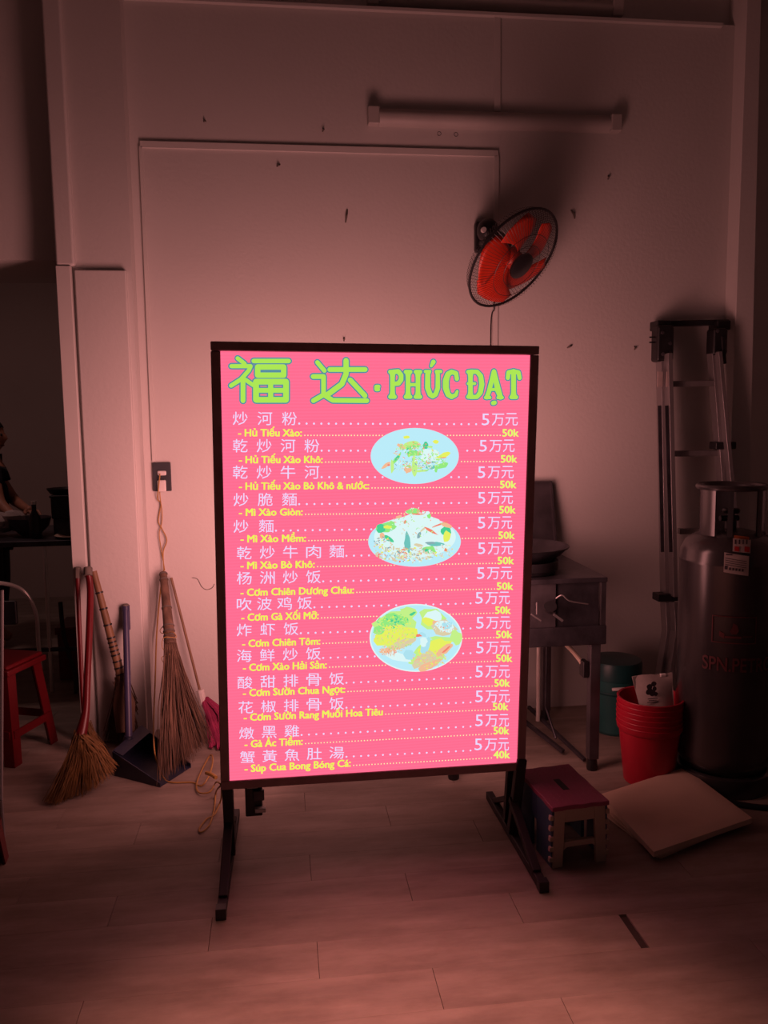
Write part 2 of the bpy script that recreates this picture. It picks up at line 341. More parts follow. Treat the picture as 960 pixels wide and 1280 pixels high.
LET = {'P': [st(133), ([(133,152),(165,150),(180,170),(180,195),(165,215),(140,218)],[12,13,13,13,13,11])],
 'H': [st(218), st(272), ([(218,222),(272,222)],9)],
 'U': [([(312,150),(336,150),(325,165),(325,240),(338,275),(352,285),(368,275),(380,240),(380,165),(372,150),(396,150)],[9,9,14,15,14,13,13,13,12,9,9]), ([(344,120),(356,98)],[8,13])],
 'C': [([(484,190),(480,160),(455,152),(435,165),(424,200),(424,240),(436,275),(455,288),(478,278),(486,258)],[12,12,13,15,17,17,15,13,11,8])],
 'D': [st(558), ([(558,150),(595,152),(614,175),(620,220),(612,265),(594,288),(558,290)],[11,12,14,15,14,12,11]), ([(545,216),(582,216)],8)],
 'A': [([(686,150),(660,255),(648,290)],[13,13,13]), ([(686,150),(708,250),(722,290)],[13,17,14]), ([(640,292),(664,292)],9), ([(708,292),(732,292)],9), ([(670,248),(708,248)],8), ([(681,322),(690,320)],12)],
 'T': [([(762,185),(765,155),(792,150),(820,155),(826,185)],[12,12,13,12,12]), ([(793,150),(793,260),(793,280),(780,290),(808,290)],[14,14,17,11,11])]}
for k in 'PHUCDAT': strokes('title_letter', LET[k], 460, 430, 4.3636, 1.6)

# text from the built-in font
_g = {}
def glyph_meshes(reqs):
    cs = []
    for body, off in reqs:
        c = bpy.data.curves.new('glyph', 'FONT'); c.body = body
        c.offset = off; c.resolution_u = 12 if off else 2; o = bpy.data.objects.new('glyph', c); COL.objects.link(o); cs.append(o)
    dg = bpy.context.evaluated_depsgraph_get(); dg.update()
    for (body, off), o in zip(reqs, cs):
        me = bpy.data.meshes.new_from_object(o.evaluated_get(dg)); me = me; vs = [tuple(v.co) for v in me.vertices] or [(0, 0, 0)]; fs = [tuple(p.vertices) for p in me.polygons]
        x = [v[0] for v in vs]; y = [v[1] for v in vs]; _g[(body, off)] = (vs, fs, min(x), max(x), min(y), max(y)); bpy.data.meshes.remove(me)
    for o in cs: c = o.data; bpy.data.objects.remove(o); bpy.data.curves.remove(c)
BO, CO = 0, 0
zh = ['炒河粉', '乾炒河粉', '乾炒牛河', '炒脆麵', '炒麵', '乾炒牛肉麵', '杨洲炒饭', '吹波鸡饭', '炸虾饭', '海鲜炒饭', '酸甜排骨饭', '花椒排骨饭', '燉黑雞', '蟹黃魚肚湯']
zx = [(291,371),(291,399),(291,399),(292,371),(292,342),(296,430),(296,401),(296,390),(296,373),(296,401),(297,430),(298,430),(299,374),(300,430)]
zy = [(523,524),(557,557),(590,590),(624,622),(657,653),(690,685),(721.5,716),(754,747),(786,778),(818,809),(851,839),(882,870),(914,900),(944,930)]
zp = [(601,647),(598,643),(596,642),(596,641),(596,640),(596,641),(595,640),(593,637),(594,638),(594,638),(593,637),(593,637),(593,636),(592,636)]
zd = [595,593,583,583,583,583,583,588,588,588,588,588,588,588]
vt = ['- Hủ Tiếu Xào:', '- Hủ Tiếu Xào Khô:', '- Hủ Tiếu Xào Bò Khô & nước:', '- Mì Xào Giòn:', '- Mì Xào Mềm:', '- Mì Xào Bò Khô:', '- Cơm Chiên Dương Châu:', '- Cơm Gà Xối Mỡ:', '- Cơm Chiên Tôm:', '- Cơm Xào Hải Sản:', '- Cơm Sườn Chua Ngọt:', '- Cơm Sườn Rang Muối Hoa Tiêu', '- Gà Ác Tiềm:', '- Súp Cua Bong Bóng Cá:']
vx = [(298,377),(299,403),(299,461),(299,378),(301,382),(301,393),(301,442),(302,398),(303,400),(304,408),(304,431),(305,478),(306,378),(306,438)]
vy = [(541,541),(574.5,573.5),(607.5,605.5),(640,637),(673,669),(706,700.5),(739.5,732.5),(770.5,762.5),(803,793),(833,822.5),(864.5,853.5),(895,883),(928,913),(958.5,943)]
vp = [(628,648),(626,646),(625,645),(624,644),(623,643),(622,642),(621,641),(619,638),(620,640),(620,640),(618,637),(616,635),(617,636),(617,637)]
HORN = 'ơờớỡƠ'
reqs = sorted({(c, CO) for s_ in zh for c in s_} | {('5', CO), ('万', CO), ('元', CO)} | {(v[:k+1], 0) for v in vt for k in range(len(v))} | {(c, .003 if c in HORN else 0) for v in vt for c in v if c != ' '} | {('50k', BO), ('40k', BO), ('H', 0), ('中', CO)})
glyph_meshes(reqs)
def place(m, key, x0, x1, y0, y1, full=None):                         # glyph box -> panel box by its own lower-left / upper-right pixel corners
    vs, fs, a, b, c, d = _g[key]
    A = uv(x0, y1); B = uv(x1, y1); U = uv(x0, y0); ex = (B-A); ey = (U-A)
    if full: c, d = full
    m.add([(A.x+ex.x*(v[0]-a)/(b-a)+ey.x*(v[1]-c)/(d-c), m.yy, A.y+ex.y*(v[0]-a)/(b-a)+ey.y*(v[1]-c)/(d-c)) for v in vs], fs)
def dots(y0x, y0, x1, y1, step, r):
    n = max(1, round((x1-y0x)/step)); out = []
    for i in range(n+1):
        q = uv(y0x+(x1-y0x)*i/n, y0+(y1-y0)*i/n); out.append([(q.x+r*math.cos(2*math.pi*j/8), q.y+r*math.sin(2*math.pi*j/8)) for j in range(8)])
    return out
def onplate(x, y):
    return ((x-519)/57)**2+((y-570)/35.5)**2 < 1 or ((x-518.5)/59)**2+((y-675)/34)**2 < 1 or (((x-519)/59)**2+((y-797)/42.5)**2 < 1)
BOLD = [(-.032, -.012), (.032, -.012), (-.032, .012), (.032, .012), (0, 0)]
for i in range(14):
    sl = (zy[i][1]-zy[i][0])/(620-340.)
    yat = lambda x: zy[i][0]+sl*(x-340)
    m = M(PT); m.yy = .0042; n = len(zh[i]); cw = 18.5; span = zx[i][1]-zx[i][0]
    for k, ch in enumerate(zh[i]):
        x0 = zx[i][0]+(span-cw)*k/(n-1); yc = yat(x0)
        place(m, (ch, CO), x0, x0+cw, yc-8.3+.07*i, yc+8.5-.07*i)
    m.build('dish_name', LIL, scr, smooth=0)
    m = M(PT); m.yy = .0042; a, b = zp[i]; yc = zy[i][1]
    place(m, ('5', CO), a+1, a+10.5, yc-7, yc+7.6); place(m, ('万', CO), a+13.5, a+29, yc-7, yc+8); place(m, ('元', CO), a+30.5, b, yc-7.6, yc+8)
    m.build('price', LIL, scr, smooth=0)
    x0 = zx[i][1]+3; pl = dots(x0, yat(x0)+6.3, zd[i], yat(zd[i])+6.3, 9.3, 1.35*PXM)
    keep = []
    for k, p in enumerate(pl):
        x = x0+(zd[i]-x0)*k/(len(pl)-1)
        if not onplate(x, yat(x)+6): keep.append(p)
    flat('dotted_line', LIL, keep, .0042)
    s2 = (vy[i][1]-vy[i][0])/(632-345.); y2 = lambda x: vy[i][0]+s2*(x-345)
    m = M(PT); m.yy = .0042; vs = _g[(vt[i], 0)]; cv, cf = [], []
    for k, ch_ in enumerate(vt[i]):                                   # letter by letter, each at its own advance
        if ch_ == ' ': continue
        g_ = _g[(ch_, .003 if ch_ in HORN else 0)]; sh_ = _g[(vt[i][:k+1], 0)][3]-_g[(ch_, .003 if ch_ in HORN else 0)][3]; n0 = len(cv)
        cv += [(v[0]+sh_, v[1]) for v in g_[0]]; cf += [tuple(q+n0 for q in f) for f in g_[1]]
    vs = (cv, cf, vs[2], vs[3])
    a, b = vx[i]; A = uv(a, y2(a)+4.3); B = uv(b, y2(b)+4.3); U = uv(a, y2(a)-4.6); ex = B-A; ey = U-A; cap = _g[('H', 0)][5]
    for bx_, by_ in BOLD:
        m.add([(A.x+ex.x*(v[0]+bx_-vs[2])/(vs[3]-vs[2])+ey.x*(v[1]+by_)/cap, .0042, A.y+ex.y*(v[0]+bx_-vs[2])/(vs[3]-vs[2])+ey.y*(v[1]+by_)/cap) for v in vs[0]], vs[1])
    m.build('dish_name', YEL, scr, smooth=0)
    m = M(PT); m.yy = .0042; 
    for bx_, by_ in ((-.45, 0), (.45, 0), (0, .3), (0, -.3)): place(m, (('40k' if i == 13 else '50k'), BO), vp[i][0]+bx_, vp[i][1]+bx_, vy[i][1]-4.6+by_, vy[i][1]+4.6+by_)
    m.build('price', YELB, scr, smooth=0)
    x0 = vx[i][1]+4; x1 = vp[i][0]-3; pl = dots(x0, y2(x0)+3.2, x1, y2(x1)+3.2, 3.85, .92*PXM)
    keep = [p for k, p in enumerate(pl) if not onplate(x0+(x1-x0)*k/(len(pl)-1), y2(x0+(x1-x0)*k/(len(pl)-1))+3)]
    flat('dotted_line', CRM, keep, .0042)
# the three dish pictures
PAL = {'c': (.50, .84, .95), 'w': (.72, .93, .93), 'g': (.30, .82, .22), 'G': (.07, .62, .30), 'y': (.80, .88, .12), 'l': (.55, .88, .25), 'r': (.90, .22, .15), 'o': (.90, .50, .30), 'k': (.25, .42, .45), 'b': (.42, .76, .86), 't': (.72, .62, .40), 'm': (.16, .55, .50)}
PM = {k: emat('picture_'+k, v) for k, v in PAL.items()}
PK = list(PM); PL_ = [PM[k] for k in PK]
def dish(ox, oy, sc, plate, blobs, specks):
    m = M(PT); y = .0038; rng = random.Random(int(oy))
    def ell(k, cx, cy, rx, ry, rot, n=20, jag=0.):
        nonlocal y
        pts = []
        for j in range(n):
            t = 2*math.pi*j/n; q = 1+jag*rng.uniform(-1, 1); a, b = rx*q*math.cos(t), ry*q*math.sin(t)
            c_, s_ = math.cos(R_(rot)), math.sin(R_(rot)); v = uv(ox+(cx+a*c_-b*s_)/sc, oy+(cy+a*s_+b*c_)/sc); pts.append((v.x, y, v.y))
        m.k = PK.index(k); m.add(pts, [tuple(range(n))]); y -= 3.5e-6
    for (k, cx, cy, rx, ry, rot) in plate: ell(k, cx, cy, rx, ry, rot, 56)
    for (k, cx, cy, rx, ry, rot) in blobs: ell(k, cx, cy, rx, ry, rot, 12, .22)
    for (cx, cy, rx, ry, ks, n, s0, s1) in specks:
        for _ in range(n):
            a = rng.uniform(0, 2*math.pi); q = math.sqrt(rng.random())
            ell(rng.choice(ks), cx+rx*q*math.cos(a), cy+ry*q*math.sin(a), rng.uniform(s0, s1), rng.uniform(s0, s1)*.35, rng.uniform(0, 180), 6)
    m.build('dish_picture', PL_, scr, smooth=0)
dish(450, 520, 6.857, [('c', 468, 342, 378, 240, 0), ('c', 468, 350, 300, 175, 0)],
     [('y', 398, 182, 27, 13, 0), ('y', 650, 220, 28, 17, 10), ('l', 430, 255, 70, 32, -15), ('g', 450, 265, 60, 16, -10), ('G', 560, 255, 26, 32, 10), ('g', 470, 320, 60, 22, 0), ('l', 465, 430, 26, 90, 0), ('g', 420, 330, 16, 22, 0),
      ('w', 600, 340, 90, 60, 0), ('g', 310, 370, 62, 16, -50), ('G', 320, 355, 30, 10, -50), ('l', 275, 430, 14, 60, 0), ('o', 225, 420, 48, 16, -35), ('r', 245, 420, 12, 8, 0), ('o', 410, 455, 32, 38, 20), ('y', 722, 335, 60, 20, -15), ('r', 710, 358, 30, 4, -5),
      ('m', 625, 440, 60, 20, 5), ('g', 700, 425, 60, 24, -10), ('g', 650, 460, 14, 26, 0), ('l', 530, 470, 60, 9, -5), ('k', 615, 395, 34, 8, 0), ('k', 520, 422, 30, 6, 0), ('r', 500, 240, 12, 9, 0), ('r', 455, 228, 9, 8, 0), ('o', 340, 255, 28, 16, 30), ('l', 600, 265, 28, 8, 0)],
     [(480, 340, 200, 110, 'gglwyro', 130, 5, 16), (600, 380, 130, 70, 'wglc', 60, 6, 18), (450, 270, 110, 50, 'gGlo', 50, 6, 18), (470, 430, 190, 50, 'lgowk', 60, 5, 16)])
dish(450, 620, 6.857, [('c', 466, 390, 397, 215, 0), ('w', 470, 350, 350, 175, 0)] ,
     [('w', 480, 260, 210, 110, 0), ('g', 460, 130, 60, 28, 0), ('w', 560, 150, 40, 22, 0), ('g', 590, 172, 18, 20, 30), ('o', 330, 178, 28, 12, -20), ('g', 230, 265, 85, 45, -15), ('G', 180, 275, 40, 40, 0), ('y', 235, 265, 34, 16, 0), ('w', 330, 300, 95, 36, -45), ('w', 350, 360, 60, 36, -60), ('G', 245, 365, 60, 20, 35),
      ('m', 408, 400, 28, 92, -5), ('w', 555, 330, 125, 100, 0), ('t', 540, 285, 34, 8, -40), ('k', 505, 335, 14, 34, 20), ('r', 610, 300, 62, 11, 30), ('r', 690, 240, 75, 7, -20), ('G', 735, 300, 44, 42, 20), ('y', 745, 345, 30, 48, 10), ('o', 740, 250, 50, 18, 20), ('m', 655, 412, 80, 18, 0), ('k', 600, 400, 50, 10, 0),
      ('g', 590, 460, 60, 36, 0), ('G', 560, 470, 30, 22, 0), ('r', 735, 460, 14, 16, 0), ('o', 190, 340, 22, 26, 0), ('t', 500, 420, 46, 14, 10), ('r', 385, 222, 10, 18, 20), ('r', 500, 155, 50, 7, 0)],
     [(400, 500, 260, 62, 'twytwkwtrt', 260, 5, 24), (470, 250, 240, 100, 'wcltgo', 60, 5, 14), (190, 420, 80, 70, 'tyowk', 60, 5, 18), (470, 130, 110, 30, 'grwo', 40, 4, 12), (720, 470, 90, 60, 'wtoy', 50, 4, 12)])
dish(450, 745, 6.857, [('w', 478, 357, 397, 291, 0), ('c', 478, 357, 385, 280, 0)],
     [('l', 300, 270, 190, 150, -15), ('g', 290, 210, 120, 60, 0), ('y', 260, 330, 150, 90, -20), ('g', 160, 290, 50, 40, 0), ('G', 300, 210, 40, 24, 0), ('G', 285, 270, 16, 12, 0), ('l', 420, 140, 70, 44, 20), ('G', 450, 150, 34, 12, -30), ('y', 400, 330, 90, 70, -30), ('t', 330, 420, 150, 34, -22), ('o', 240, 465, 80, 22, -10), ('r', 510, 335, 34, 12, -10),
      ('l', 620, 190, 120, 92, 25), ('w', 625, 180, 80, 60, 20), ('y', 590, 220, 60, 34, 10), ('o', 650, 230, 30, 22, 0), ('t', 720, 268, 104, 66, 8), ('w', 726, 252, 86, 52, 8), ('b', 740, 250, 44, 28, 0), ('l', 820, 350, 50, 60, 0), ('l', 700, 365, 120, 22, 5), ('b', 540, 330, 30, 16, 30),
      ('l', 590, 480, 170, 108, -28), ('y', 640, 440, 140, 60, -20), ('t', 560, 540, 120, 60, -25), ('o', 600, 590, 110, 30, -25), ('o', 720, 460, 96, 34, -35), ('r', 740, 455, 50, 8, -40), ('b', 560, 420, 36, 70, 20), ('w', 545, 390, 30, 40, 0), ('w', 330, 520, 110, 40, 10), ('b', 420, 500, 50, 40, 0)],
     [(290, 350, 180, 110, 'yytlgo', 260, 4, 13), (260, 470, 100, 40, 'totwr', 90, 4, 12), (720, 260, 90, 50, 'wwrob', 60, 4, 12), (590, 540, 150, 80, 'yotlo', 130, 4, 15), (290, 220, 150, 70, 'gGly', 90, 5, 16)])

# stand: two posts a side, floor skid, braces
XLs, XRs = -.200, .782
for xs, sg in ((XLs, 1), (XRs, -1)):
    fy = 2.39; ry = 3.045; xo = -.008 if sg > 0 else .006
    M().bar((xs+xo, fy, .018), (xs-xo*.6, ry, .018), .028, .030).build('skid', BLACKM, sign, bevel=.003)
    xf = SX-hw+.035 if sg > 0 else SX+hw-.033
    xt = at(284, 990, 2.72).x if sg > 0 else at(651.5, 975, 2.72).x
    M().bar((xt, 2.722, .3), (xs+.003*sg, 2.722, .03), .034, .034, (0, 1, 0)).build('post', BLACKM, sign, bevel=.003)
    M().bar((xt-(.0 if sg > 0 else .012), 2.795, .3), (xs, 2.795, .036), .030, .030, (0, 1, 0)).build('post', BLACKM, sign, bevel=.003)
    M().bar((xs, 2.735, .15), (xs+xo*.6, 2.46, .03), .028, .024).build('brace', BLACKM, sign, bevel=.003)
    M().bar((xs, 2.80, .12), (xs, 2.97, .03), .022, .02).build('brace', BLACKM, sign, bevel=.003)
    M().bar((xs+xo, fy-.001, .02), (xs+xo, fy+.03, .02), .031, .034).build('end_cap', BLACKP, sign)
M(PT).box((-.47, .03, -.014), (-.33, .09, 0)).build('mounting_strip', BLACKP, sign)

bx = thing('power_box', 'small black power socket box hanging under the lower left of the menu sign', 'socket', (-.11, 2.80, .16))
M().box((-.145, 2.765, .135), (-.088, 2.83, .272)).build('body', BLACKP, bx, bevel=.004)
M().box((-.138, 2.758, .238), (-.100, 2.766, .250)).build('switch', WHITEP, bx, bevel=.002)
M().box((-.118, 2.750, .196), (-.080, 2.766, .232)).build('socket_face', STEELD, bx, bevel=.003)
M().box((-.112, 2.740, .158), (-.076, 2.762, .172)).build('socket_face', WHITEP, bx, bevel=.002)

# ------------------------------------------------------------------ wall lamps
def batten(x0, x1, z, label, Yw):
    t = thing('tube_light', label, 'lamp', (x0, Yw, z), 0)
    h = .037
    prof = [(0, -h), (.022, -h), (.040, -h*.55), (.046, 0), (.040, h*.55), (.022, h), (0, h)]
    vs = [(x, Yw-a, z+b) for x in (x0+.05, x1-.05) for a, b in prof]; n = len(prof)
    M().add(vs, [tuple(range(n)), tuple(range(2*n-1, n-1, -1))]+[(i, (i+1) % n, n+(i+1) % n, n+i) for i in range(n)]).build('diffuser', LAMPW, t, smooth=50)
    for a, b in ((x0, x0+.052), (x1-.052, x1)):
        M().box((a, Yw-.05, z-h-.002), (b, Yw, z+h+.002)).build('end_cap', LAMPW, t, bevel=.006)
    return t
batten(.442, 1.642, 2.842, 'white LED batten lamp on the wall above the red fan', 4.0)
batten(.45, 1.66, 3.375, 'grey batten lamp at the very top of the wall', 4.05)

# ------------------------------------------------------------------ wall fan
fc = at(642, 324, 3.66)
vdir = (fc-CP).normalized(); a_ = rt-vdir*rt.dot(vdir); a_.normalize(); b_ = up-vdir*up.dot(vdir); b_.normalize()
na = (-vdir*.56+(a_*.76-b_*.65)*.828).normalized()
e1 = (a_*.65+b_*.76); e1 = (e1-na*e1.dot(na)).normalized(); e2 = na.cross(e1)
FM = Matrix(((e1.x, e2.x, na.x, fc.x), (e1.y, e2.y, na.y, fc.y), (e1.z, e2.z, na.z, fc.z), (0, 0, 0, 1)))
fan = thing('wall_fan', 'wall-mounted fan with orange-red blades in a black wire guard', 'fan', at(606, 292, 3.99))
RG = .24
def circ(r, z, n=48): return [(r*math.cos(2*math.pi*k/n), r*math.sin(2*math.pi*k/n), z) for k in range(n)]
M(FM).tube(circ(RG, 0), .0058, 8, closed=True).build('guard_rim', BLACKP, fan)
g = M(FM)
for k in range(90):
    t = 2*math.pi*k/90; pr = [(RG, .004), (.22, .03), (.15, .052), (.055, .058)]
    g.tube([(r*math.cos(t), r*math.sin(t), z) for r, z in pr], .0009, 3, cap=False)
for r, z in ((.15, .052), (.10, .056), (.055, .058)): g.tube(circ(r, z, 36), .0014, 4, closed=True)
g.build('front_grille', BLACKP, fan)
g = M(FM)
for k in range(90):
    t = 2*math.pi*(k+.5)/90; pr = [(RG, -.004), (.225, -.04), (.16, -.072), (.06, -.078)]
    g.tube([(r*math.cos(t), r*math.sin(t), z) for r, z in pr], .0009, 3, cap=False)
g.build('rear_grille', BLACKP, fan)
M(FM).lathe([(.0001, .068), (.046, .066), (.060, .058), (.061, .048), (.0001, .048)], n=28).build('badge', BLACKP, fan)
M(FM).lathe([(.0001, .03), (.03, .028), (.042, .015), (.045, -.03), (.0001, -.03)], n=24).build('blade_hub', ORNG, fan)
for k in range(5):
    m = M(FM); vs = []; nr, nt = 8, 7; base = 2*math.pi*k/5+.35
    for i in range(nr+1):
        r = .038+(.208-.038)*i/nr; wdt = .36+.30*math.sin(math.pi*min(1, i/nr*1.05)*.62); sweep = .55*(i/nr)
        if i == nr: wdt *= .55
        for j in range(nt+1):
            s_ = j/nt*2-1; t = base+sweep+s_*wdt*(1 if i < nr else 1); vs.append((r*math.cos(t), r*math.sin(t), .022*s_*(.5+.5*i/nr)+.004*(1-s_*s_)))
    fs = [(i*(nt+1)+j, i*(nt+1)+j+1, (i+1)*(nt+1)+j+1, (i+1)*(nt+1)+j) for i in range(nr) for j in range(nt)]
    o = m.add(vs, fs).build('blade', ORNG, fan); so = o.modifiers.new('thick', 'SOLIDIFY'); so.thickness = .0025
M(FM).lathe([(.0001, -.17), (.03, -.168), (.052, -.15), (.058, -.11), (.056, -.082), (.0001, -.08)], n=24).build('motor_housing', BLACKP, fan)
mh = FM @ Vector((0, 0, -.14)); wp = at(604, 292, 3.99)
M().tube(spline([mh, mh*.6+wp*.4+Vector((0, 0, -.03)), Vector((wp.x, 3.95, wp.z-.05))], 5), [.036]*4+[.032]*7, 12).build('arm', BLACKP, fan)
M().ball((wp.x-.005, 3.88, wp.z-.01), (.052, .052, .055)).build('swivel', BLACKP, fan)
M().box((wp.x-.045, 3.955, wp.z-.09), (wp.x+.045, 4.0, wp.z+.05)).build('wall_bracket', BLACKP, fan, bevel=.012)
M().lathe([(.0001, -.016), (.011, -.016), (.013, 0), (.0001, .001)], (wp.x-.035, 3.845, wp.z-.015), 14, Matrix.Rotation(R_(-90), 4, 'X')).build('adjusting_knob', WHITEP, fan)
M().tube(spline([(wp.x-.0, 3.955, wp.z-.08), (1.03, 3.96, 2.0), (1.02, 3.985, 1.9), (1.02, 3.985, 1.25)], 6), .003, 6).build('power_lead', BLACKP, fan)

# ------------------------------------------------------------------ socket and cord
so = thing('wall_socket', 'white socket on a dark grey plate on the wall left of the sign', 'socket', (-.541, 4.0, 1.155))
M().box((-.583, 3.985, 1.152), (-.500, 4.0, 1.285)).build('backing_plate', SOCKD, so, bevel=.003)
M().box((-.562, 3.972, 1.150), (-.523, 3.99, 1.205)).build('plug', WHITEP, so, bevel=.006)
M().box((-.560, 3.974, 1.225), (-.520, 3.99, 1.248)).build('socket_face', WHITEP, so, bevel=.006)
def P3(px, py, Y): return at(px, py, Y)
cp = [P3(200, 592, 3.965), P3(198, 612, 3.97), P3(197, 624, 3.985), P3(201, 630, 3.99), P3(198, 651, 3.99), P3(202, 660, 3.985), P3(208.5, 675, 3.985), P3(204, 690, 3.985), P3(205, 712, 3.975)]
cp2 = [P3(199, 600, 3.972), P3(200, 620, 3.98), P3(202.5, 640, 3.985), P3(202, 655, 3.99), P3(199, 668, 3.985), P3(203, 695, 3.985), P3(206, 713, 3.97)]
lo = [P3(205, 712, 3.975), P3(201, 735, 3.98), P3(196, 790, 3.975), P3(194, 850, 3.90), P3(192, 905, 3.66), P3(193, 938, 3.42), gnd(197, 955, .03), gnd(205, 973, .006), gnd(215, 978, .004), gnd(240, 978, .004), gnd(252, 982, .004), gnd(262, 968, .03), gnd(266, 950, .03), gnd(262, 945, .01), gnd(247, 975, .01), gnd(248, 990, .01), gnd(262, 990, .02), gnd(270, 978, .03), P3(276, 980, 2.80)]
c = M().tube(spline(cp, 5), .0026, 6).tube(spline(cp2, 5), .0022, 6).tube(spline(lo, 6), .0034, 6)
lp = [P3(276, 982, 2.81), gnd(270, 990, .03), gnd(268, 1010, .006), gnd(262, 1030, .005), gnd(252, 1040, .005), gnd(249, 1036, .005), gnd(258, 1024, .005), gnd(268, 1018, .01), gnd(276, 1000, .03), P3(277, 985, 2.80)]
c.tube(spline(lp, 6), .0034, 6)
c.tube(spline([P3(258, 966, 3.30), P3(264, 968, 3.27), P3(270, 972, 3.24)], 3), .008, 8)
tag(c.build('extension_cord', CORDM), 'yellow power cord hanging from the wall socket and trailing to the sign', 'cord')

# ------------------------------------------------------------------ brooms in the corner
def bristles(m, neck, tips, n, r0, r1, nr, bend=(0, 0, 0), rng=random):
    for i in range(n):
        a = rng.random(); q = a*(len(tips)-1); k = min(int(q), len(tips)-2); f = q-k
        tip = Vector(tips[k])*(1-f)+Vector(tips[k+1])*f
        jit = Vector((rng.gauss(0, 1), rng.gauss(0, 1), abs(rng.gauss(0, 1))*.6))
        s_ = Vector(neck)+Vector((rng.gauss(0, nr), rng.gauss(0, nr), rng.gauss(0, nr)))
        mid = s_*.5+tip*.5+Vector(bend)+jit*.006
        m.tube([s_, mid, tip+jit*.011], [r0, (r0+r1)/2, r1], 3, cap=False)
# red handled straw broom
nk = at(100, 922, 3.44)
tp = at(110, 716, 3.82)
b1 = thing('straw_broom', 'short straw broom with a red plastic handle, swept head resting on the floor left', 'broom', (nk.x, nk.y, 0))
M().tube(spline([tp, at(113, 745, 3.78), at(109, 850, 3.56), at(107, 890, 3.49), nk], 6), [.015]*16+[.0155, .016, .017, .018, .020, .022, .023, .024, .025], 12).build('handle', REDP, b1)
M().tube([at(110, 710, 3.83), at(110, 720, 3.81)], .019, 12).build('cap', WRAP, b1)
tips = [gnd(58, 1004, .008), gnd(72, 1003, .01), gnd(95, 996, .012), gnd(118, 985, .02), gnd(138, 968, .035), gnd(142, 955, .06)]
core = M(); cc = nk*.45+gnd(100, 985, .03)*.55
m = M(); bristles(m, nk, tips, 520, .0020, .0010, .012, (.012, -.01, .02))
m.build('bristles', BRISTLE, b1, kind='stuff')
core = M(); L = [nk, nk*.7+cc*.3, nk*.35+cc*.65, cc, gnd(92, 990, .03)]; 
for i, (rx, ry) in enumerate(((.022, .022),)): pass
core.tube([nk+Vector((0, 0, .01)), at(103, 945, 3.42), at(106, 962, 3.40), at(104, 978, 3.38)], [.022, .042, .058, .030], 12).build('bristle_core', BRISTLE, b1)
M().ball(nk+Vector((-.004, -.024, -.004)), .006, 8).build('rivet', WHITEP, b1)
# second red handle behind
b2 = thing('straw_broom', 'red handled broom standing behind the front straw broom, only its thin handle seen', 'broom', (-.86, 3.82, 0))
M().tube([at(97, 720, 3.84), at(99, 780, 3.83), at(103, 868, 3.80), at(106, 905, 3.76)], [.010, .010, .010, .012], 10).build('handle', REDP, b2)
M().tube([at(97, 709, 3.84), at(97, 722, 3.84)], .014, 10).build('cap', WRAP, b2)
m = M(); nk2 = at(106, 905, 3.76); bristles(m, nk2, [gnd(104, 948, .01), gnd(122, 945, .01), gnd(132, 938, .02)], 150, .002, .001, .01); m.build('bristles', BRISTLE, b2, kind='stuff')
# bamboo handled broom
b3 = thing('cane_broom', 'brown cane-handled broom bound with dark rings, leaning in the corner', 'broom', (at(155, 900, 3.8).x, 3.8, 0))
h0, h1 = at(117, 714, 3.84), at(152, 848, 3.78)
M().tube([h0, h0*.5+h1*.5, h1], [.014, .017, .020], 12).build('handle', BAMB, b3)
for k in (.2, .35, .5, .62, .66, .70, .74, .78, .84, .90, .96):
    c0 = h0*(1-k)+h1*k; d = (h1-h0).normalized()
    M().tube([c0-d*.0035, c0+d*.0035], .0175+.0045*k, 12).build('binding_ring', BLACKP, b3)
m = M(); bristles(m, h1, [gnd(132, 925, .01), gnd(150, 928, .01), gnd(166, 926, .01), gnd(184, 905, .03)], 320, .0022, .0012, .014); m.build('bristles', RIBM, b3, kind='stuff')
M().tube([h1, at(155, 880, 3.78), at(157, 915, 3.74)], [.021, .05, .04], 10).build('bristle_core', RIBM, b3)
# blue dustpan
A, B, C_, Dk = gnd(143, 969), gnd(201, 984), gnd(238, 960), gnd(178, 938)
dp = thing('dustpan', 'dark blue plastic dustpan with an upright blue-grey handle', 'dustpan', (A+B+C_+Dk)*.25)
Z = Vector((0, 0, 1))
def slab(q, th): 
    nrm = (q[1]-q[0]).cross(q[3]-q[0]).normalized()*th; v = q+[x+nrm for x in q]
    return v, [(3,2,1,0),(4,5,6,7),(0,1,5,4),(1,2,6,5),(2,3,7,6),(3,0,4,7)]
m = M(); m.add(*slab([A+Z*.012, B+Z*.002, C_+Z*.002, Dk+Z*.012], .003))
m.add(*slab([A, B, B+Z*.018, A+Z*.105], .004)); m.add(*slab([Dk, A, A+Z*.105, Dk+Z*.115], .004)); m.add(*slab([C_, Dk, Dk+Z*.115, C_+Z*.02], .004))
m.build('pan', NAVYP, dp)
mid = (A+Dk)*.5
m = M(); m.add(*slab([A+Z*.105, A*.8+B*.2+Z*.092, Dk*.8+C_*.2+Z*.10, Dk+Z*.115], .004)); m.build('hood', NAVYP, dp)
hb = at(161, 925, 3.62); ht = at(157, 760, 3.86)
M().tube([hb, at(160, 880, 3.68), ht], [.016, .0155, .014], 12).build('handle', BLUEP, dp)
M().tube([ht-Z*.10, ht+Z*.012], [.0175, .0185], 12).build('grip', BLUEP, dp)
M().tube([ht+Z*.010, ht+Z*.018], [.018, .013], 12).build('grip_end', WRAP, dp)
M().tube([hb*.5+mid*.5+Z*.05, hb+Z*.02], [.024, .018], 10).build('handle_socket', NAVYP, dp)
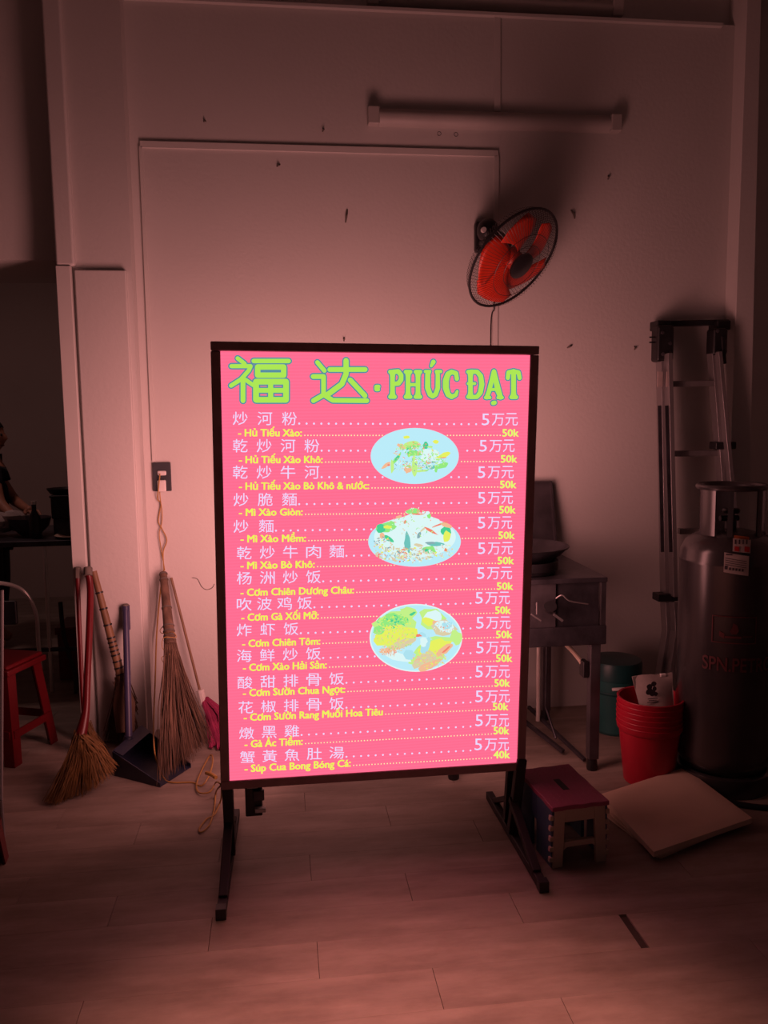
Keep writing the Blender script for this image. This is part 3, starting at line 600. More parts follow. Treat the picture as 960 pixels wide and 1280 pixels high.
# coconut rib whisk broom
wn = at(213, 806, 3.74); wt = at(204, 716, 3.96)
wk = thing('rib_broom', 'tall bundle broom of thin coconut ribs tied with yellow twine', 'broom', (wn.x, wn.y-.1, 0))
M().tube([wt, wt*.6+wn*.4, wn], [.017, .020, .026], 12).build('handle', RIBM, wk)
m = M(); rng = random.Random(3)
for i in range(260):
    a = 2*math.pi*rng.random(); ra = math.sqrt(rng.random())
    tipc = Vector(gnd(200, 978, .01))*(1-(u := rng.random()))+Vector(gnd(262, 930, .02))*u
    if u > .6: tipc += Vector((0, 0, .05*(u-.6)))
    s_ = wt*.25+wn*.75+Vector((math.cos(a), math.sin(a), 0))*.018*ra
    k_ = wn+Vector((math.cos(a), math.sin(a), 0))*.024*ra+(Vector((.012, 0, 0))*(u-.5))
    tip = tipc+Vector((rng.gauss(0, .016), rng.gauss(0, .022), abs(rng.gauss(0, .022))))
    md = k_*.5+tip*.5+Vector((rng.gauss(0, .006)-.006, rng.gauss(0, .006), 0))
    m.tube([s_, k_, md, tip], [.0024, .0024, .0021, .0010], 4, cap=False)
m.build('bristles', RIBM, wk, kind='stuff')
for k in (.02, .1, .5, .75, .82, .88, .94):
    c0 = wt*(1-k)+wn*k; d = (wn-wt).normalized(); M().tube([c0-d*.003, c0+d*.003], .0195+.009*k, 12).build('binding_ring', WRAP, wk)
M().tube(spline([at(203, 735, 3.90), at(206, 750, 3.86), at(208, 775, 3.82), at(200, 788, 3.80), at(205, 792, 3.76), at(216, 790, 3.72), at(220, 797, 3.71), at(205, 797, 3.70), at(203, 810, 3.72), at(212, 818, 3.70), at(202, 822, 3.70), at(208, 834, 3.68)], 5), .0017, 5).build('twine', CORDM, wk)
# pink mop
mp = thing('rag_mop', 'pink rag mop with a thin wooden stick behind the rib broom', 'mop', (at(262, 915, 3.88).x, 3.88, 0))
M().tube([at(214, 722, 3.97), at(252, 872, 3.90)], .006, 8).build('stick', BAMB, mp)
M().tube([at(250, 862, 3.90), at(254, 880, 3.90)], .018, 10).build('clamp', WHITEP, mp)
m = M(); rng = random.Random(5)
for i in range(46):
    x = 254+rng.random()*20; t0 = at(252+rng.random()*7, 872+rng.random()*8, 3.90); t1 = at(258+rng.random()*20, 888+rng.random()*8, 3.87+rng.gauss(0, .02)); t2 = gnd(262+rng.random()*22, 925+rng.random()*12, .012)
    m.tube(spline([t0, t1, t2*.6+t1*.4, t2], 3), [.009]*9+[.006], 5)
m.build('rag', PINKC, mp)

# ------------------------------------------------------------------ ladder
LY = 3.86
ld = thing('ladder', 'folded aluminium multi-joint ladder leaning against the right wall', 'ladder', (2.0, 3.8, 0))
def L3(px, py, Y=LY): return at(px, py, Y)
M().bar(L3(818, 405, 3.93), L3(909, 403, 3.93), .05, .026).build('foot_bar', BLACKP, ld, bevel=.006)
for p, s_ in ((L3(826, 408, 3.92), 1), (L3(900, 408, 3.92), -1)):
    M().box((p.x-.035, 3.88, p.z-.02), (p.x+.035, 3.97, p.z+.025)).build('rubber_foot', BLACKP, ld, bevel=.006)
# left rails: two rectangular profiles side by side
for (x0, x1, x2, x3, Yo) in ((825.5, 831, 833, 821, 3.88), (834.5, 841.5, 844, 832, 3.83)):
    M().bar(L3(x0, 442, Yo), L3(x1, 745, Yo-.06), .022, .06, (0, 1, 0)).build('rail', ALU, ld, bevel=.002)
    M().bar(L3(x1, 752, Yo-.07), L3(x2, 790, Yo-.09), .022, .06, (0, 1, 0)).build('rail', ALU, ld, bevel=.002)
    q = L3(x3, 870, Yo-.18); q2 = L3(x2, 788, Yo-.09); dd = (q-q2); q3 = q2+dd*((q2.z-.01)/(-dd.z)) if dd.z < 0 else q
    M().bar(q2, q3, .022, .055, (0, 1, 0)).build('rail', ALU, ld, bevel=.002)
    M().bar(L3(x0-1.2, 507, Yo-.034), L3(x1-3, 690, Yo-.075), .016, .004, (0, 1, 0)).build('dark_channel', STEELD, ld)
for (x0, x1, x2, Yo) in ((889, 903, 912, 3.88), (897, 914, 922, 3.84)):
    a = L3(x0, 440, Yo); b = L3(x1, 620, Yo-.04); dd = b-a; q = a+dd*((a.z-.01)/(-dd.z))
    M().bar(a, q, .020, .055, (0, 1, 0)).build('rail', ALU, ld, bevel=.002)
for y0, xa, xb in ((480, 840, 892), (567, 842, 902), (664, 848, 915)):
    M().bar(L3(xa, y0, 3.86), L3(xb, y0-1, 3.86), .03, .028).build('rung', ALU, ld, bevel=.004)
for px, py, w_, h_ in ((828, 430, .085, .17), (896, 428, .075, .13)):
    p = L3(px, py, 3.88); o = M()
    o.box((p.x-w_/2, 3.84, p.z-h_/2), (p.x+w_/2, 3.92, p.z+h_/2)); o.build('hinge', BLACKP, ld, bevel=.014)
    for dx, dz in ((-.02, .05), (.02, .0), (-.015, -.05), (.022, -.045)):
        M().lathe([(.0001, .006), (.008, .005), (.009, 0)], (p.x+dx, 3.84, p.z+dz), 10, Matrix.Rotation(R_(90), 4, 'X')).build('bolt', STEEL, ld)
p = L3(822, 425, 3.88)
for dz in (.012, -.012): M().tube([(p.x-.045, 3.87, p.z+dz), (p.x, 3.87, p.z+dz)], .004, 6).build('hinge_pin', BLACKP, ld)
M().bar(L3(903, 420, 3.84), L3(905, 455, 3.84), .018, .02, (0, 1, 0)).build('release_lever', BLACKP, ld, bevel=.003)
for px in (825, 836): 
    p = L3(px, 474, 3.80); M().box((p.x-.012, p.y-.003, p.z-.035), (p.x+.012, p.y+.004, p.z+.035)).build('paper_label', PAPERW, ld)
for px, py in ((834, 747), (906, 557)):
    p = L3(px, py, 3.78 if px < 850 else 3.83); M().box((p.x-.05, p.y-.01, p.z-.018), (p.x+.055, p.y+.06, p.z+.018)).build('lock_bracket', BLACKP, ld, bevel=.005)

# ------------------------------------------------------------------ gas bottle
GX, GY, GR = 1.752, 3.07, .187
gb = thing('gas_bottle', 'tall grey gas bottle with collar handle and paper labels, at the right edge', 'gas bottle', (GX, GY, 0), 0)
G0 = Vector((GX, GY, 0))
prof = [(.0001, .06), (.10, .062), (.16, .085), (GR-.006, .12), (GR, .15), (GR, .905), (GR+.002, .91), (GR+.002, .918), (GR, .923), (GR-.003, .955), (GR-.022, .99), (GR-.06, 1.015), (.06, 1.032), (.0001, 1.036)]
M().lathe(prof, G0, 56).build('body', GASM, gb, smooth=50)
M().lathe([(GR-.022, .0), (GR-.004, .0), (GR-.004, .075), (GR-.012, .08), (GR-.022, .08), (GR-.022, 0)], G0, 48).build('foot_ring', GASM, gb)
M().tube([(GX+.124*math.cos(t), GY+.124*math.sin(t), 1.20) for t in [2*math.pi*k/36 for k in range(36)]], .011, 8, closed=True).build('collar_ring', GASM, gb)
for a0, a1 in ((178, 214), (235, 244), (288, 300), (330, 362), (60, 100)):
    M().lathe([(.120, 1.0), (.126, 1.0), (.127, 1.20), (.121, 1.20), (.120, 1.0)], G0, 8, a0=R_(a0), a1=R_(a1)).build('collar_plate', GASM, gb)
v = M(); v.tube([(GX, GY, 1.03), (GX, GY, 1.07)], .022, 12).tube([(GX, GY, 1.07), (GX, GY, 1.10)], .014, 10).tube([(GX-.045, GY, 1.075), (GX+.03, GY, 1.075)], .011, 10)
v.build('valve', STEELD, gb)
M().lathe([(.0001, 1.115), (.030, 1.113), (.034, 1.105), (.030, 1.095), (.0001, 1.095)], G0, 12).build('valve_wheel', BLACKP, gb)
def wrap(polys, mt, name, r=GR+.0025, parent=gb, label=None, dx=0., dz=0.):        # polys in (angle metres, z)
    m = M(); polys = [([(x+dx, z+dz) for x, z in vs], fs) for vs, fs in polys]
    for vs, fs in polys: m.add([(GX+r*math.cos(x/GR-math.pi/2-.52+.0), GY+r*math.sin(x/GR-math.pi/2-.52), z) for x, z in vs], fs)
    return m.build(name, mt, parent, label=label)
def grid(x0, x1, z0, z1, sk=0., n=8):
    vs = [(x0+(x1-x0)*i/n, z+sk*i/n) for z in (z0, z1) for i in range(n+1)]; return vs, [(i, i+1, n+2+i, n+1+i) for i in range(n)]
# angle 0 of wrap() faces the camera
wrap([grid(.034, .088, .945, .965, -.006)], PRINTO, 'paper_label', GR-.004, dx=-.020, dz=.068)
wrap([grid(.030, .092, .905, .955, -.006)], PAPERW, 'paper_label', GR+.003, dx=-.020, dz=.068)
wrap([grid(.036, .052, .907, .925, -.002), grid(.070, .088, .905, .925, -.002)], PRINTR, 'label_print', GR+.0045, dx=-.020, dz=.068)
wrap([grid(.036+.013*k, .041+.013*k, .933, .950, 0, 1) for k in range(4)], PRINTD, 'label_print', GR+.0045, dx=-.020, dz=.068)
wrap([grid(.002, .088, .825, .900, -.012)], PAPERW, 'paper_label', GR+.003, dx=-.020, dz=.068)
wrap([grid(.008, .030, .890, .895, 0, 2)]+[grid(.006, .080, .878-.008*k, .880-.008*k, -.011, 3) for k in range(4)]+[grid(.020+.011*k, .026+.011*k, .834-.001*k, .844-.001*k, 0, 1) for k in range(5)]+[grid(.005, .014, .836, .850, 0, 1)], PRINTD, 'label_print', GR+.0045, dx=-.020, dz=.068)
def ringbox(x0, x1, z0, z1, t): return [grid(x0, x1, z0, z0+t, 0), grid(x0, x1, z1-t, z1, 0), grid(x0, x0+t, z0, z1, 0, 1), grid(x1-t, x1, z0, z1, 0, 1)]
wrap(ringbox(-.035, .125, .585, .690, .004), PRINTR2, 'stencilled_emblem', dx=-.018, dz=.035)
fl_ = [(.040, .665), (.055, .655), (.060, .635), (.052, .622), (.036, .622), (.028, .632), (.036, .645)]
wrap([(fl_, [tuple(range(7))]), grid(-.008, .010, .612, .632, -.01, 2), grid(.012, .07, .606, .614, 0, 4), grid(.075, .11, .612, .616, 0, 3)], PRINTR2, 'stencilled_emblem', dx=-.018, dz=.035)
glyph_meshes([('SPN.PETRO', .015)])
vs, fs, a, b, c0, d0 = _g[('SPN.PETRO', .015)]
wrap([([(-.085+(v[0]-a)/(b-a)*.27, .475+(v[1]-c0)/(d0-c0)*.055) for v in vs], fs)], PRINTR2, 'stencilled_lettering', dz=.035)
# hose lying by the foot ring
hz = thing('gas_hose', 'black hose curled on the floor at the foot of the gas bottle', 'hose', (1.8, 2.83, 0))
M().tube(spline([(1.62, 2.98, .012), (1.66, 2.87, .012), (1.78, 2.80, .012), (1.90, 2.82, .014), (2.02, 2.92, .05), (2.12, 3.05, .10)], 6), .011, 8).build('hose_tube', BLACKP, hz)

# ------------------------------------------------------------------ stove cart
sv = thing('stove_cart', 'stained stainless steel wok stove cart standing behind the right edge of the sign', 'stove', (1.0, 3.55, 0))
X0, X1, YF, YB = .66, 1.315, 3.23, 3.86
M().box((X0, YF-.01, .806), (X1, YB, .826)).build('worktop', STEELD, sv, bevel=.003)
M().box((X0, YF, .62), (1.10, YF+.015, .806)).build('front_panel', STEEL, sv)
M().box((1.10, YF+.008, .62), (X1-.03, YF+.02, .806)).build('front_panel', STEELD, sv)
M().box((X1-.022, YF, .60), (X1-.002, YB, .806)).build('side_panel', STEEL, sv)
M().box((X0, YF-.008, .545), (X1, YF+.03, .625)).build('lower_rail', STEELD, sv, bevel=.004)
M().box((X0, YF+.03, .545), (X1, YB, .56)).build('pan_shelf', STEELD, sv)
for x, y in ((X1-.062, YF), (X1-.075, YB-.04), (X0, YF), (X0, YB-.04)):
    M().box((x, y, .05), (x+.042, y+.042, .55)).build('leg', STEEL, sv, bevel=.002)
    M().lathe([(.0001, 0), (.022, 0), (.024, .01), (.02, .05), (.0001, .05)], (x+.02, y+.02, 0), 12).build('foot', BLACKP, sv)
M().tube([(1.155, 3.62, .54), (1.155, 3.62, .08)], .010, 10).build('gas_pipe', CHROME, sv)
M().tube([(1.185, 3.60, .54), (1.185, 3.60, .15), (1.20, 3.5, .04)], .006, 8).build('gas_pipe', STEELD, sv)
M().tube(spline([(1.16, 3.3, .54), (1.20, 3.3, .50), (1.235, 3.28, .45), (1.24, 3.27, .42)], 5), .010, 8).build('gas_hose', CREAM, sv)
M().box((1.225, YF+.01, .40), (1.25, YF+.06, .47)).build('gas_tap', BLACKP, sv, bevel=.005)
M().bar((.98, 3.80, .15), (1.20, 3.40, .02), .016, .016).build('cross_rod', STEELD, sv)
M().bar((1.15, 3.75, .10), (1.26, 3.30, .02), .014, .014).build('cross_rod', STEELD, sv)
M().bar((1.12, 3.60, .535), (1.05, 3.60, .515), .05, .03).build('burner_base', BLACKP, sv, bevel=.006)
m = M(); m.tube(spline([at(695, 748, 3.2), at(703, 744, 3.19), at(712, 751, 3.19), at(735, 755, 3.2)], 4), .003, 6); m.build('lever', ALU, sv)
M().tube([at(688, 762, 3.215), at(688, 758, 3.20)], [.022, .026], 14).build('knob', BLACKP, sv)
M().tube([at(671, 753, 3.20), at(671, 768, 3.20)], .003, 6).build('lever', ALU, sv)
M().bar(at(664, 768, 3.20), at(676, 776, 3.20), .008, .006).build('lever', ALU, sv)
M().bar(at(692, 768, 3.20), at(703, 776, 3.20), .012, .010).build('lever', ALU, sv)
M().lathe([(.09, .826), (.13, .826), (.135, .85), (.115, .87), (.085, .87), (.09, .826)], (1.06, 3.52, 0), 24).build('burner_ring', BLACKP, sv)
wo = thing('wok', 'black iron wok sitting on the stove burner', 'wok', (1.03, 3.5, .87))
pr = [(.0001, 0), (.07, .004), (.13, .025), (.175, .055), (.205, .085)]
M().lathe(pr+[(r-.003, z+.003) for r, z in reversed(pr)], (1.03, 3.50, .835), 32).build('bowl', STEELD, wo)
M().tube([(1.03+.206*math.cos(t), 3.50+.206*math.sin(t), .921) for t in [2*math.pi*k/32 for k in range(32)]], .004, 6, closed=True).build('rim', BLACKP, wo)
M().bar((.84, 3.50, .92), (.70, 3.48, .96), .03, .02).build('handle', BLACKP, wo, bevel=.006)
po = thing('cooking_pot', 'dark low pot on the stove in front of the wok', 'pot', (1.02, 3.33, .826))
M().lathe([(.0001, .0), (.12, 0), (.135, .02), (.135, .055), (.130, .055), (.128, .008), (.0001, .006)], (1.02, 3.385, .827), 28).build('bowl', BLACKP, po)
tr = thing('steel_tray', 'tall stainless tray standing against the wall behind the wok', 'tray', (1.15, 3.93, .83))
tb = at(690, 602, 3.95)
m = M(); m.bar((1.13, 3.87, .826), (1.13, 3.965, tb.z), .37, .010, (0, 1, 0)); m.build('sheet', STEEL, tr, bevel=.003)
for x in (1.315, .945): M().bar((x, 3.865, .826), (x, 3.96, tb.z), .008, .024, (0, 1, 0)).build('rolled_edge', STEEL, tr)
M().bar((.945, 3.957, tb.z), (1.315, 3.957, tb.z), .024, .008).build('rolled_edge', STEEL, tr)

# coil below the stove
tag(M().tube(spline([(1.06+.06*math.cos(t*1.3), 3.72+.05*math.sin(t*1.3), .03+.012*t) for t in range(12)], 4), .014, 8).build('rubber_hose', BLACKP), 'black rubber hose coiled under the stove cart', 'hose')

# ------------------------------------------------------------------ teal drum
tc = at(775, 915, 3.60); dx, dy = 1.54, 3.66
dr = thing('plastic_drum', 'dark teal plastic drum with lid behind the red buckets', 'drum', (dx, dy, 0))
M().lathe([(.0001, 0), (.09, 0), (.102, .015), (.112, .26), (.108, .262), (.098, .02), (.0001, .02)], (dx, dy, 0), 30).build('body', TEAL2, dr)
M().lathe([(.114, .262), (.120, .264), (.122, .33), (.116, .345), (.06, .352), (.0001, .352)], (dx, dy, 0), 30).build('lid', TEALD, dr)
M().tube(spline([(dx-.06, dy-.112, .235), (dx-.03, dy-.125, .24), (dx+.03, dy-.125, .24), (dx+.06, dy-.112, .235)], 4), .008, 8).build('handle', WHITEP, dr)
M().lathe([(.110, .195), (.114, .20), (.1145, .205), (.1115, .21)], (dx, dy, 0), 30).build('rib', TEALD, dr)

# ------------------------------------------------------------------ nested red buckets
bxc, byc = 1.462, 3.12
r0, r1, hh = .096, .128, .245
def bucket(z, label):
    t = thing('bucket', label, 'bucket', (bxc, byc, z), 0, 'nested red buckets')
    pr = [(.0001, 0), (r0, 0), (r0+.002, .004), (r1-.008, hh-.03), (r1-.004, hh-.028), (r1, hh-.022), (r1+.002, hh-.002), (r1, hh), (r1-.006, hh), (r1-.010, hh-.02), (r0-.004, .004), (.0001, .004)]
    M().lathe(pr, (bxc, byc, z), 40).build('pail', REDP2, t)
    M().tube([(bxc+(r1+.001)*math.cos(a), byc+(r1+.001)*math.sin(a), z+hh-.001) for a in [2*math.pi*k/40 for k in range(40)]], .0028, 6, closed=True).build('rim', REDP2, t)
    return t
bk = bucket(0.002, 'bottom red plastic bucket of the nested stack, its side fully in view')
pos = ['second from the bottom', 'third from the bottom', 'fourth from the bottom', 'second from the top', 'topmost']
for i in range(5):
    dup(bk, (bxc+random.uniform(-.0015, .0015), byc, .002+.021*(i+1)), 0, 'red plastic bucket in the nested stack, '+pos[i]+(', holding the pale pouch' if i == 4 else ''), 'nested red buckets')
pq = thing('paper_pouch', 'pale printed pouch sticking up out of the top red bucket', 'bag', (1.46, 3.12, .30))
ctr = []
m = M(); nx, nz = 8, 8; P00, P10, P01, P11 = at(802, 895, 3.05), at(843, 895, 3.05), at(790, 846, 3.12), at(840, 840, 3.12)
def pouch(sgn):
    vs = []
    for j in range(nz+1):
        for i in range(nx+1):
            u_, v_ = i/nx, j/nz; p = (P00*(1-u_)+P10*u_)*(1-v_)+(P01*(1-u_)+P11*u_)*v_
            bul = .022*math.sin(math.pi*u_)**.7*(math.sin(math.pi*min(1, .25+.75*v_))**.7)+.003*math.sin(9*u_+5*v_)
            vs.append(p+Vector((0, sgn*bul, .004*math.sin(6*u_) if j == nz else 0)))
    fs = [(j*(nx+1)+i, j*(nx+1)+i+1, (j+1)*(nx+1)+i+1, (j+1)*(nx+1)+i) for j in range(nz) for i in range(nx)]
    return vs, (fs if sgn < 0 else [f[::-1] for f in fs])
m.add(*pouch(-1)); m.add(*pouch(1)); m.build('bag', PAPERW, pq, smooth=60)
m = M(); pc = at(814, 862, 3.065)
rng = random.Random(2)
for dxx, dzz, rr in ((.008, .024, .010), (-.008, .012, .012), (.012, .004, .009), (-.012, -.008, .011), (.004, -.012, .013), (.018, -.018, .008), (-.004, .0, .007)):
    m.add([(pc.x+dxx+rr*math.cos(a)*(1+.2*rng.uniform(-1, 1)), pc.y-.004-.0002*rr*100, pc.z+dzz+rr*math.sin(a)*1.1) for a in [2*math.pi*k/11 for k in range(11)]], [tuple(range(11))])
m.build('printed_emblem', PRINTD, pq)
m = M()
for k_, (a_, b_) in enumerate(((-.018, .022), (-.014, .018), (-.020, .024))): m.tube([(pc.x+a_, pc.y-.011, pc.z-.034-.007*k_), (pc.x+b_, pc.y-.011, pc.z-.033-.007*k_)], .0016, 4)
m.build('printed_lines', PRINTD, pq)
M().box((1.50, 3.11, .432), (1.525, 3.125, .444)).build('clip', WHITEP, pq, bevel=.003)

# ------------------------------------------------------------------ folding step stool
fs_ = thing('step_stool', 'small folding step stool with plum top, cream ends and blue sides', 'stool', (.94, 2.68, 0), R_(6))
def stl(a, b): return a, b
SWD, SLN, SHH = .195, .295, .215
TS = WM[fs_.name] @ Matrix.Translation((0, 0, 0))
def end_panel(y, out):
    m = M(TS); w0, w1 = .098, .090; z0, z1 = 0, SHH-.012; th = .016 if out > 0 else -.016
    Y_ = (y, y+th) if th > 0 else (y+th, y)
    def q(pl): m.prism([(x, z) for x, z in pl], Y_[0], Y_[1], Matrix(((1,0,0,0),(0,0,1,0),(0,1,0,0),(0,0,0,1))))
    q([(-w0, 0), (-w0+.038, 0), (-.058, .048), (-.052, z1), (-w1, z1)]); q([(w0-.038, 0), (w0, 0), (w1, z1), (.052, z1), (.058, .048)])
    q([(-.054, .155), (.054, .155), (.053, z1), (-.053, z1)]); q([(-.057, .058), (-.045, .068), (.045, .068), (.057, .058), (.055, .088), (-.055, .088)])
    for k in range(5):
        zz = .022+.036*k
        for s_ in (-1, 1): q([(s_*(w0-.004-.0003*zz), zz), (s_*(w0+.010), zz), (s_*(w0+.008), zz+.017), (s_*(w0-.006), zz+.017)][::s_])
    return m
end_panel(-SLN/2, 1).build('end_panel', CREAM, fs_, bevel=.003)
end_panel(SLN/2, -1).build('end_panel', CREAM, fs_, bevel=.003)
for s_ in (-1, 1):
    m = M(TS); x = s_*.094
    for y0, y1, z0, z1 in ((-SLN/2+.004, -.02, 0.0, SHH-.014), (.02, SLN/2-.004, 0.0, SHH-.014), (-.02, .02, .11, SHH-.014)):
        m.box((x-.006, y0, z0), (x+.006, y1, z1))
    m.build('side_panel', TEALP, fs_, bevel=.002)
m = M(TS); n = 40; poly = []
for (x0, y0, x1, y1) in ((-1,-1,1,-1),(1,-1,1,1),(1,1,-1,1),(-1,1,-1,-1)):
    for k in range(12):
        t = k/12; sc = 1-.022*(1 if 3 <= k <= 5 or 8 <= k <= 9 else 0)
        poly.append(((x0+(x1-x0)*t)*.102*sc, (y0+(y1-y0)*t)*(SLN/2+.006)*sc))
m.prism(poly, SHH-.016, SHH); m.build('top', PURP, fs_, bevel=.003)
M(TS).box((-.012, -.042, SHH), (.012, .042, SHH+.0012)).build('grip_slot', BLACKP, fs_, bevel=.001)
for k in range(24):
    pass
m = M(TS)
for i in range(9):
    for j in range(13):
        x, y = -.084+.021*i, -.126+.021*j
        if abs(x) < .024 and abs(y) < .055: continue
        m.lathe([(.0035, SHH), (.0001, SHH+.0015)], (x, y, 0), 6)
m.build('grip_studs', PURP, fs_)

# ------------------------------------------------------------------ folded cream sheet
fsx = thing('folded_sheet', 'cream folded sheet lying in layers on the floor beside the step stool', 'sheet', (1.42, 2.8, 0))
def sheet(z0, z1, q, sd, sag=.0):
    rng = random.Random(sd); n = 14; vs = []; 
    for lay, z in ((0, z0), (1, z1)):
        for j in range(n+1):
            for i in range(n+1):
                u_, v_ = i/n, j/n; p = (q[0]*(1-u_)+q[1]*u_)*(1-v_)+(q[3]*(1-u_)+q[2]*u_)*v_
                e = min(u_, 1-u_, v_, 1-v_)
                zz = z+(.010*math.sin(3.1*u_+sd)*math.sin(2.3*v_+sd*2) if lay else 0)*min(1, e*6)+(.02*max(0, u_-.15)*max(0, v_-.6)*4 if lay else 0)*0-(.25*(z1-z0)*max(0, 1-e*14) if lay else 0)
                vs.append((p.x, p.y, zz+p.z))
    N = (n+1)**2; fs = []
    for j in range(n):
        for i in range(n):
            a = j*(n+1)+i; fs.append((N+a, N+a+1, N+a+n+2, N+a+n+1)); fs.append((a+n+1, a+n+2, a+1, a))
    for i in range(n):
        fs += [(i, i+1, N+i+1, N+i), (n*(n+1)+i+1, n*(n+1)+i, N+n*(n+1)+i, N+n*(n+1)+i+1), ((i+1)*(n+1), i*(n+1), N+i*(n+1), N+(i+1)*(n+1)), (i*(n+1)+n, (i+1)*(n+1)+n, N+(i+1)*(n+1)+n, N+i*(n+1)+n)]
    return M().add(vs, fs)
qa = [Vector((1.200, 2.505, 0)), Vector((1.650, 2.675, 0)), Vector((1.585, 3.06, .028)), Vector((1.185, 2.93, .004))]
for k in range(3):
    dq = [v+Vector(((.018, -.012, -.02, -.018)[i]*(2-k), (.012, .016, -.03, -.01)[i]*(2-k), 0)) for i, v in enumerate(qa)]
    sheet(.001+.011*k, .008+.011*k+(.018 if k == 2 else 0), dq, 1.3+k).build('folded_layer', CARD, fsx, smooth=50)

# ------------------------------------------------------------------ red plastic stools at the left
def stool():
    t = thing('plastic_stool', 'red plastic stool just inside the opening, its side facing the sign', 'stool', (0, 0, 0), 0, 'red plastic stools')
    H = .44
    M().box((-.125, -.125, H-.02), (.125, .125, H)).build('seat', REDP, t, bevel=.010)
    M().box((-.135, -.135, H-.045), (.135, .135, H-.018)).build('apron', REDP, t, bevel=.006)
    for sx in (-1, 1):
        for sy in (-1, 1):
            a = Vector((sx*.115, sy*.115, H-.03)); b = Vector((sx*.155, sy*.155, 0.002))
            m = M(); d = .050
            m.add([(b.x, b.y, 0.002), (b.x-sx*d, b.y, 0.002), (b.x-sx*d, b.y-sy*.006, 0.002), (b.x-sx*.006, b.y-sy*.006, 0.002), (b.x-sx*.006, b.y-sy*d, 0.002), (b.x, b.y-sy*d, 0.002)]+
                  [(a.x, a.y, a.z), (a.x-sx*.055, a.y, a.z), (a.x-sx*.055, a.y-sy*.006, a.z), (a.x-sx*.006, a.y-sy*.006, a.z), (a.x-sx*.006, a.y-sy*.055, a.z), (a.x, a.y-sy*.055, a.z)],
                  [(i, (i+1) % 6, 6+(i+1) % 6, 6+i) for i in range(6)]+[(0, 5, 4, 3, 2, 1), (6, 7, 8, 9, 10, 11)])
            m.build('leg', REDP, t, smooth=0)
    for s_ in (-1, 1):
        M().box((-.13, s_*.142-.004, .12), (.13, s_*.142+.004, .155)).build('stretcher', REDP, t)
        M().box((s_*.142-.004, -.13, .12), (s_*.142+.004, .13, .155)).build('stretcher', REDP, t)
    return t
st0 = stool(); st0.location = (-1.255, 3.83, 0); st0.rotation_euler = (0, 0, R_(-20)); 
dup(st0, (-1.335, 3.40, 0), R_(12), 'red plastic stool at the left picture edge, nearer than the one in the opening', 'red plastic stools')
dup(st0, (-1.098, 2.70, 0), R_(5), 'red plastic stool at the lower left corner of the picture, mostly cut off', 'red plastic stools')
# tube frame chair / stool
ch = thing('tube_chair', 'chrome tube frame chair in the dark left opening', 'chair', (-1.40, 4.18, 0))
M().tube(spline([(-1.56, 4.18, .02), (-1.56, 4.18, .50), (-1.545, 4.18, .64), (-1.48, 4.18, .705), (-1.36, 4.18, .71), (-1.25, 4.18, .67), (-1.195, 4.18, .56), (-1.19, 4.18, .40), (-1.185, 4.18, .02)], 6), .010, 10).build('back_frame', CHROME, ch)
M().tube(spline([(-1.56, 4.0, .42), (-1.545, 3.9, .40), (-1.54, 3.86, .02)], 4), .009, 8).build('front_frame', CHROME, ch)
M().box((-1.57, 3.98, .43), (-1.40, 4.19, .455)).build('seat', BLACKP, ch, bevel=.01)
M().box((-1.53, 4.175, .5), (-1.28, 4.195, .62)).build('backrest', BLACKP, ch, bevel=.01)
pole = thing('tube_stand', 'slim pale metal pole stand at the far left picture edge', 'stand', (-1.16, 3.12, 0))
M().tube([at(2, 738, 3.2), at(1, 1000, 3.0)], .008, 8).build('pole', ALU, pole)
q = at(1, 1000, 3.0); 
M().tube([(q.x-.12, q.y, .012), (q.x+.0, q.y, .012)], .010, 8).build('base_bar', BLACKP, pole); M().tube([(q.x, q.y, .01), q], .008, 8).build('pole', ALU, pole)

# ------------------------------------------------------------------ the work table in the back room
tb_ = thing('work_table', 'dark work table with slim metal legs in the unlit back room', 'table', (-1.75, 4.95, 0))
M().box((-2.5, 4.62, .815), (-.99, 5.3, .845)).build('tabletop', STEELD, tb_, bevel=.004)
for x, y in ((-1.265, 4.66), (-1.02, 5.25), (-2.45, 4.66), (-2.45, 5.25)): M().tube([(x, y, .815), (x-.005, y, .002)], .011, 10).build('leg', CHROME, tb_)
M().bar((-1.27, 4.66, .24), (-1.0, 4.66, .235), .02, .02).build('stretcher', STEELD, tb_)
M().bar((-1.27, 4.66, .24), (-2.45, 4.66, .24), .02, .02).build('stretcher', STEELD, tb_)
M().tube(spline([(-1.20, 4.66, .5), (-1.19, 4.66, .3), (-1.13, 4.6, .12), (-1.12, 4.55, .02)], 5), .012, 8).build('curved_leg', BLACKM, tb_)
def put(name, label, cat, loc): return thing(name, label, cat, loc)
t = put('plastic_crate', 'dark box on the work table against the door frame', 'box', (-1.13, 4.85, .845))
M().box((-1.245, 4.75, .945), (-1.02, 4.98, 1.065)).build('body', BLACKP, t, bevel=.008); M().box((-1.24, 4.76, .845), (-1.03, 4.97, .946)).build('base', STEELD, t, bevel=.008)
M().box((-1.25, 4.745, 1.062), (-1.015, 4.985, 1.074)).build('lid', BLACKP, t, bevel=.004)
t = put('frying_pan', 'black pan lying on top of the table pile', 'pan', (-1.22, 4.85, 1.076))
M().lathe([(.0001, 0), (.07, 0), (.09, .03), (.087, .03), (.068, .003), (.0001, .003)], (-1.20, 4.86, 1.076), 20).build('bowl', BLACKP, t)
M().bar((-1.12, 4.84, 1.10), (-1.02, 4.83, 1.115), .02, .012).build('handle', BLACKP, t, bevel=.004)
t = put('steel_bowl', 'shiny steel bowl among the items on the work table', 'bowl', (-1.40, 4.86, .845))
M().lathe([(.0001, .0), (.05, .002), (.10, .05), (.115, .10), (.112, .10), (.096, .05), (.0001, .006)], (-1.39, 4.86, .846), 24).build('bowl', STEEL, t)
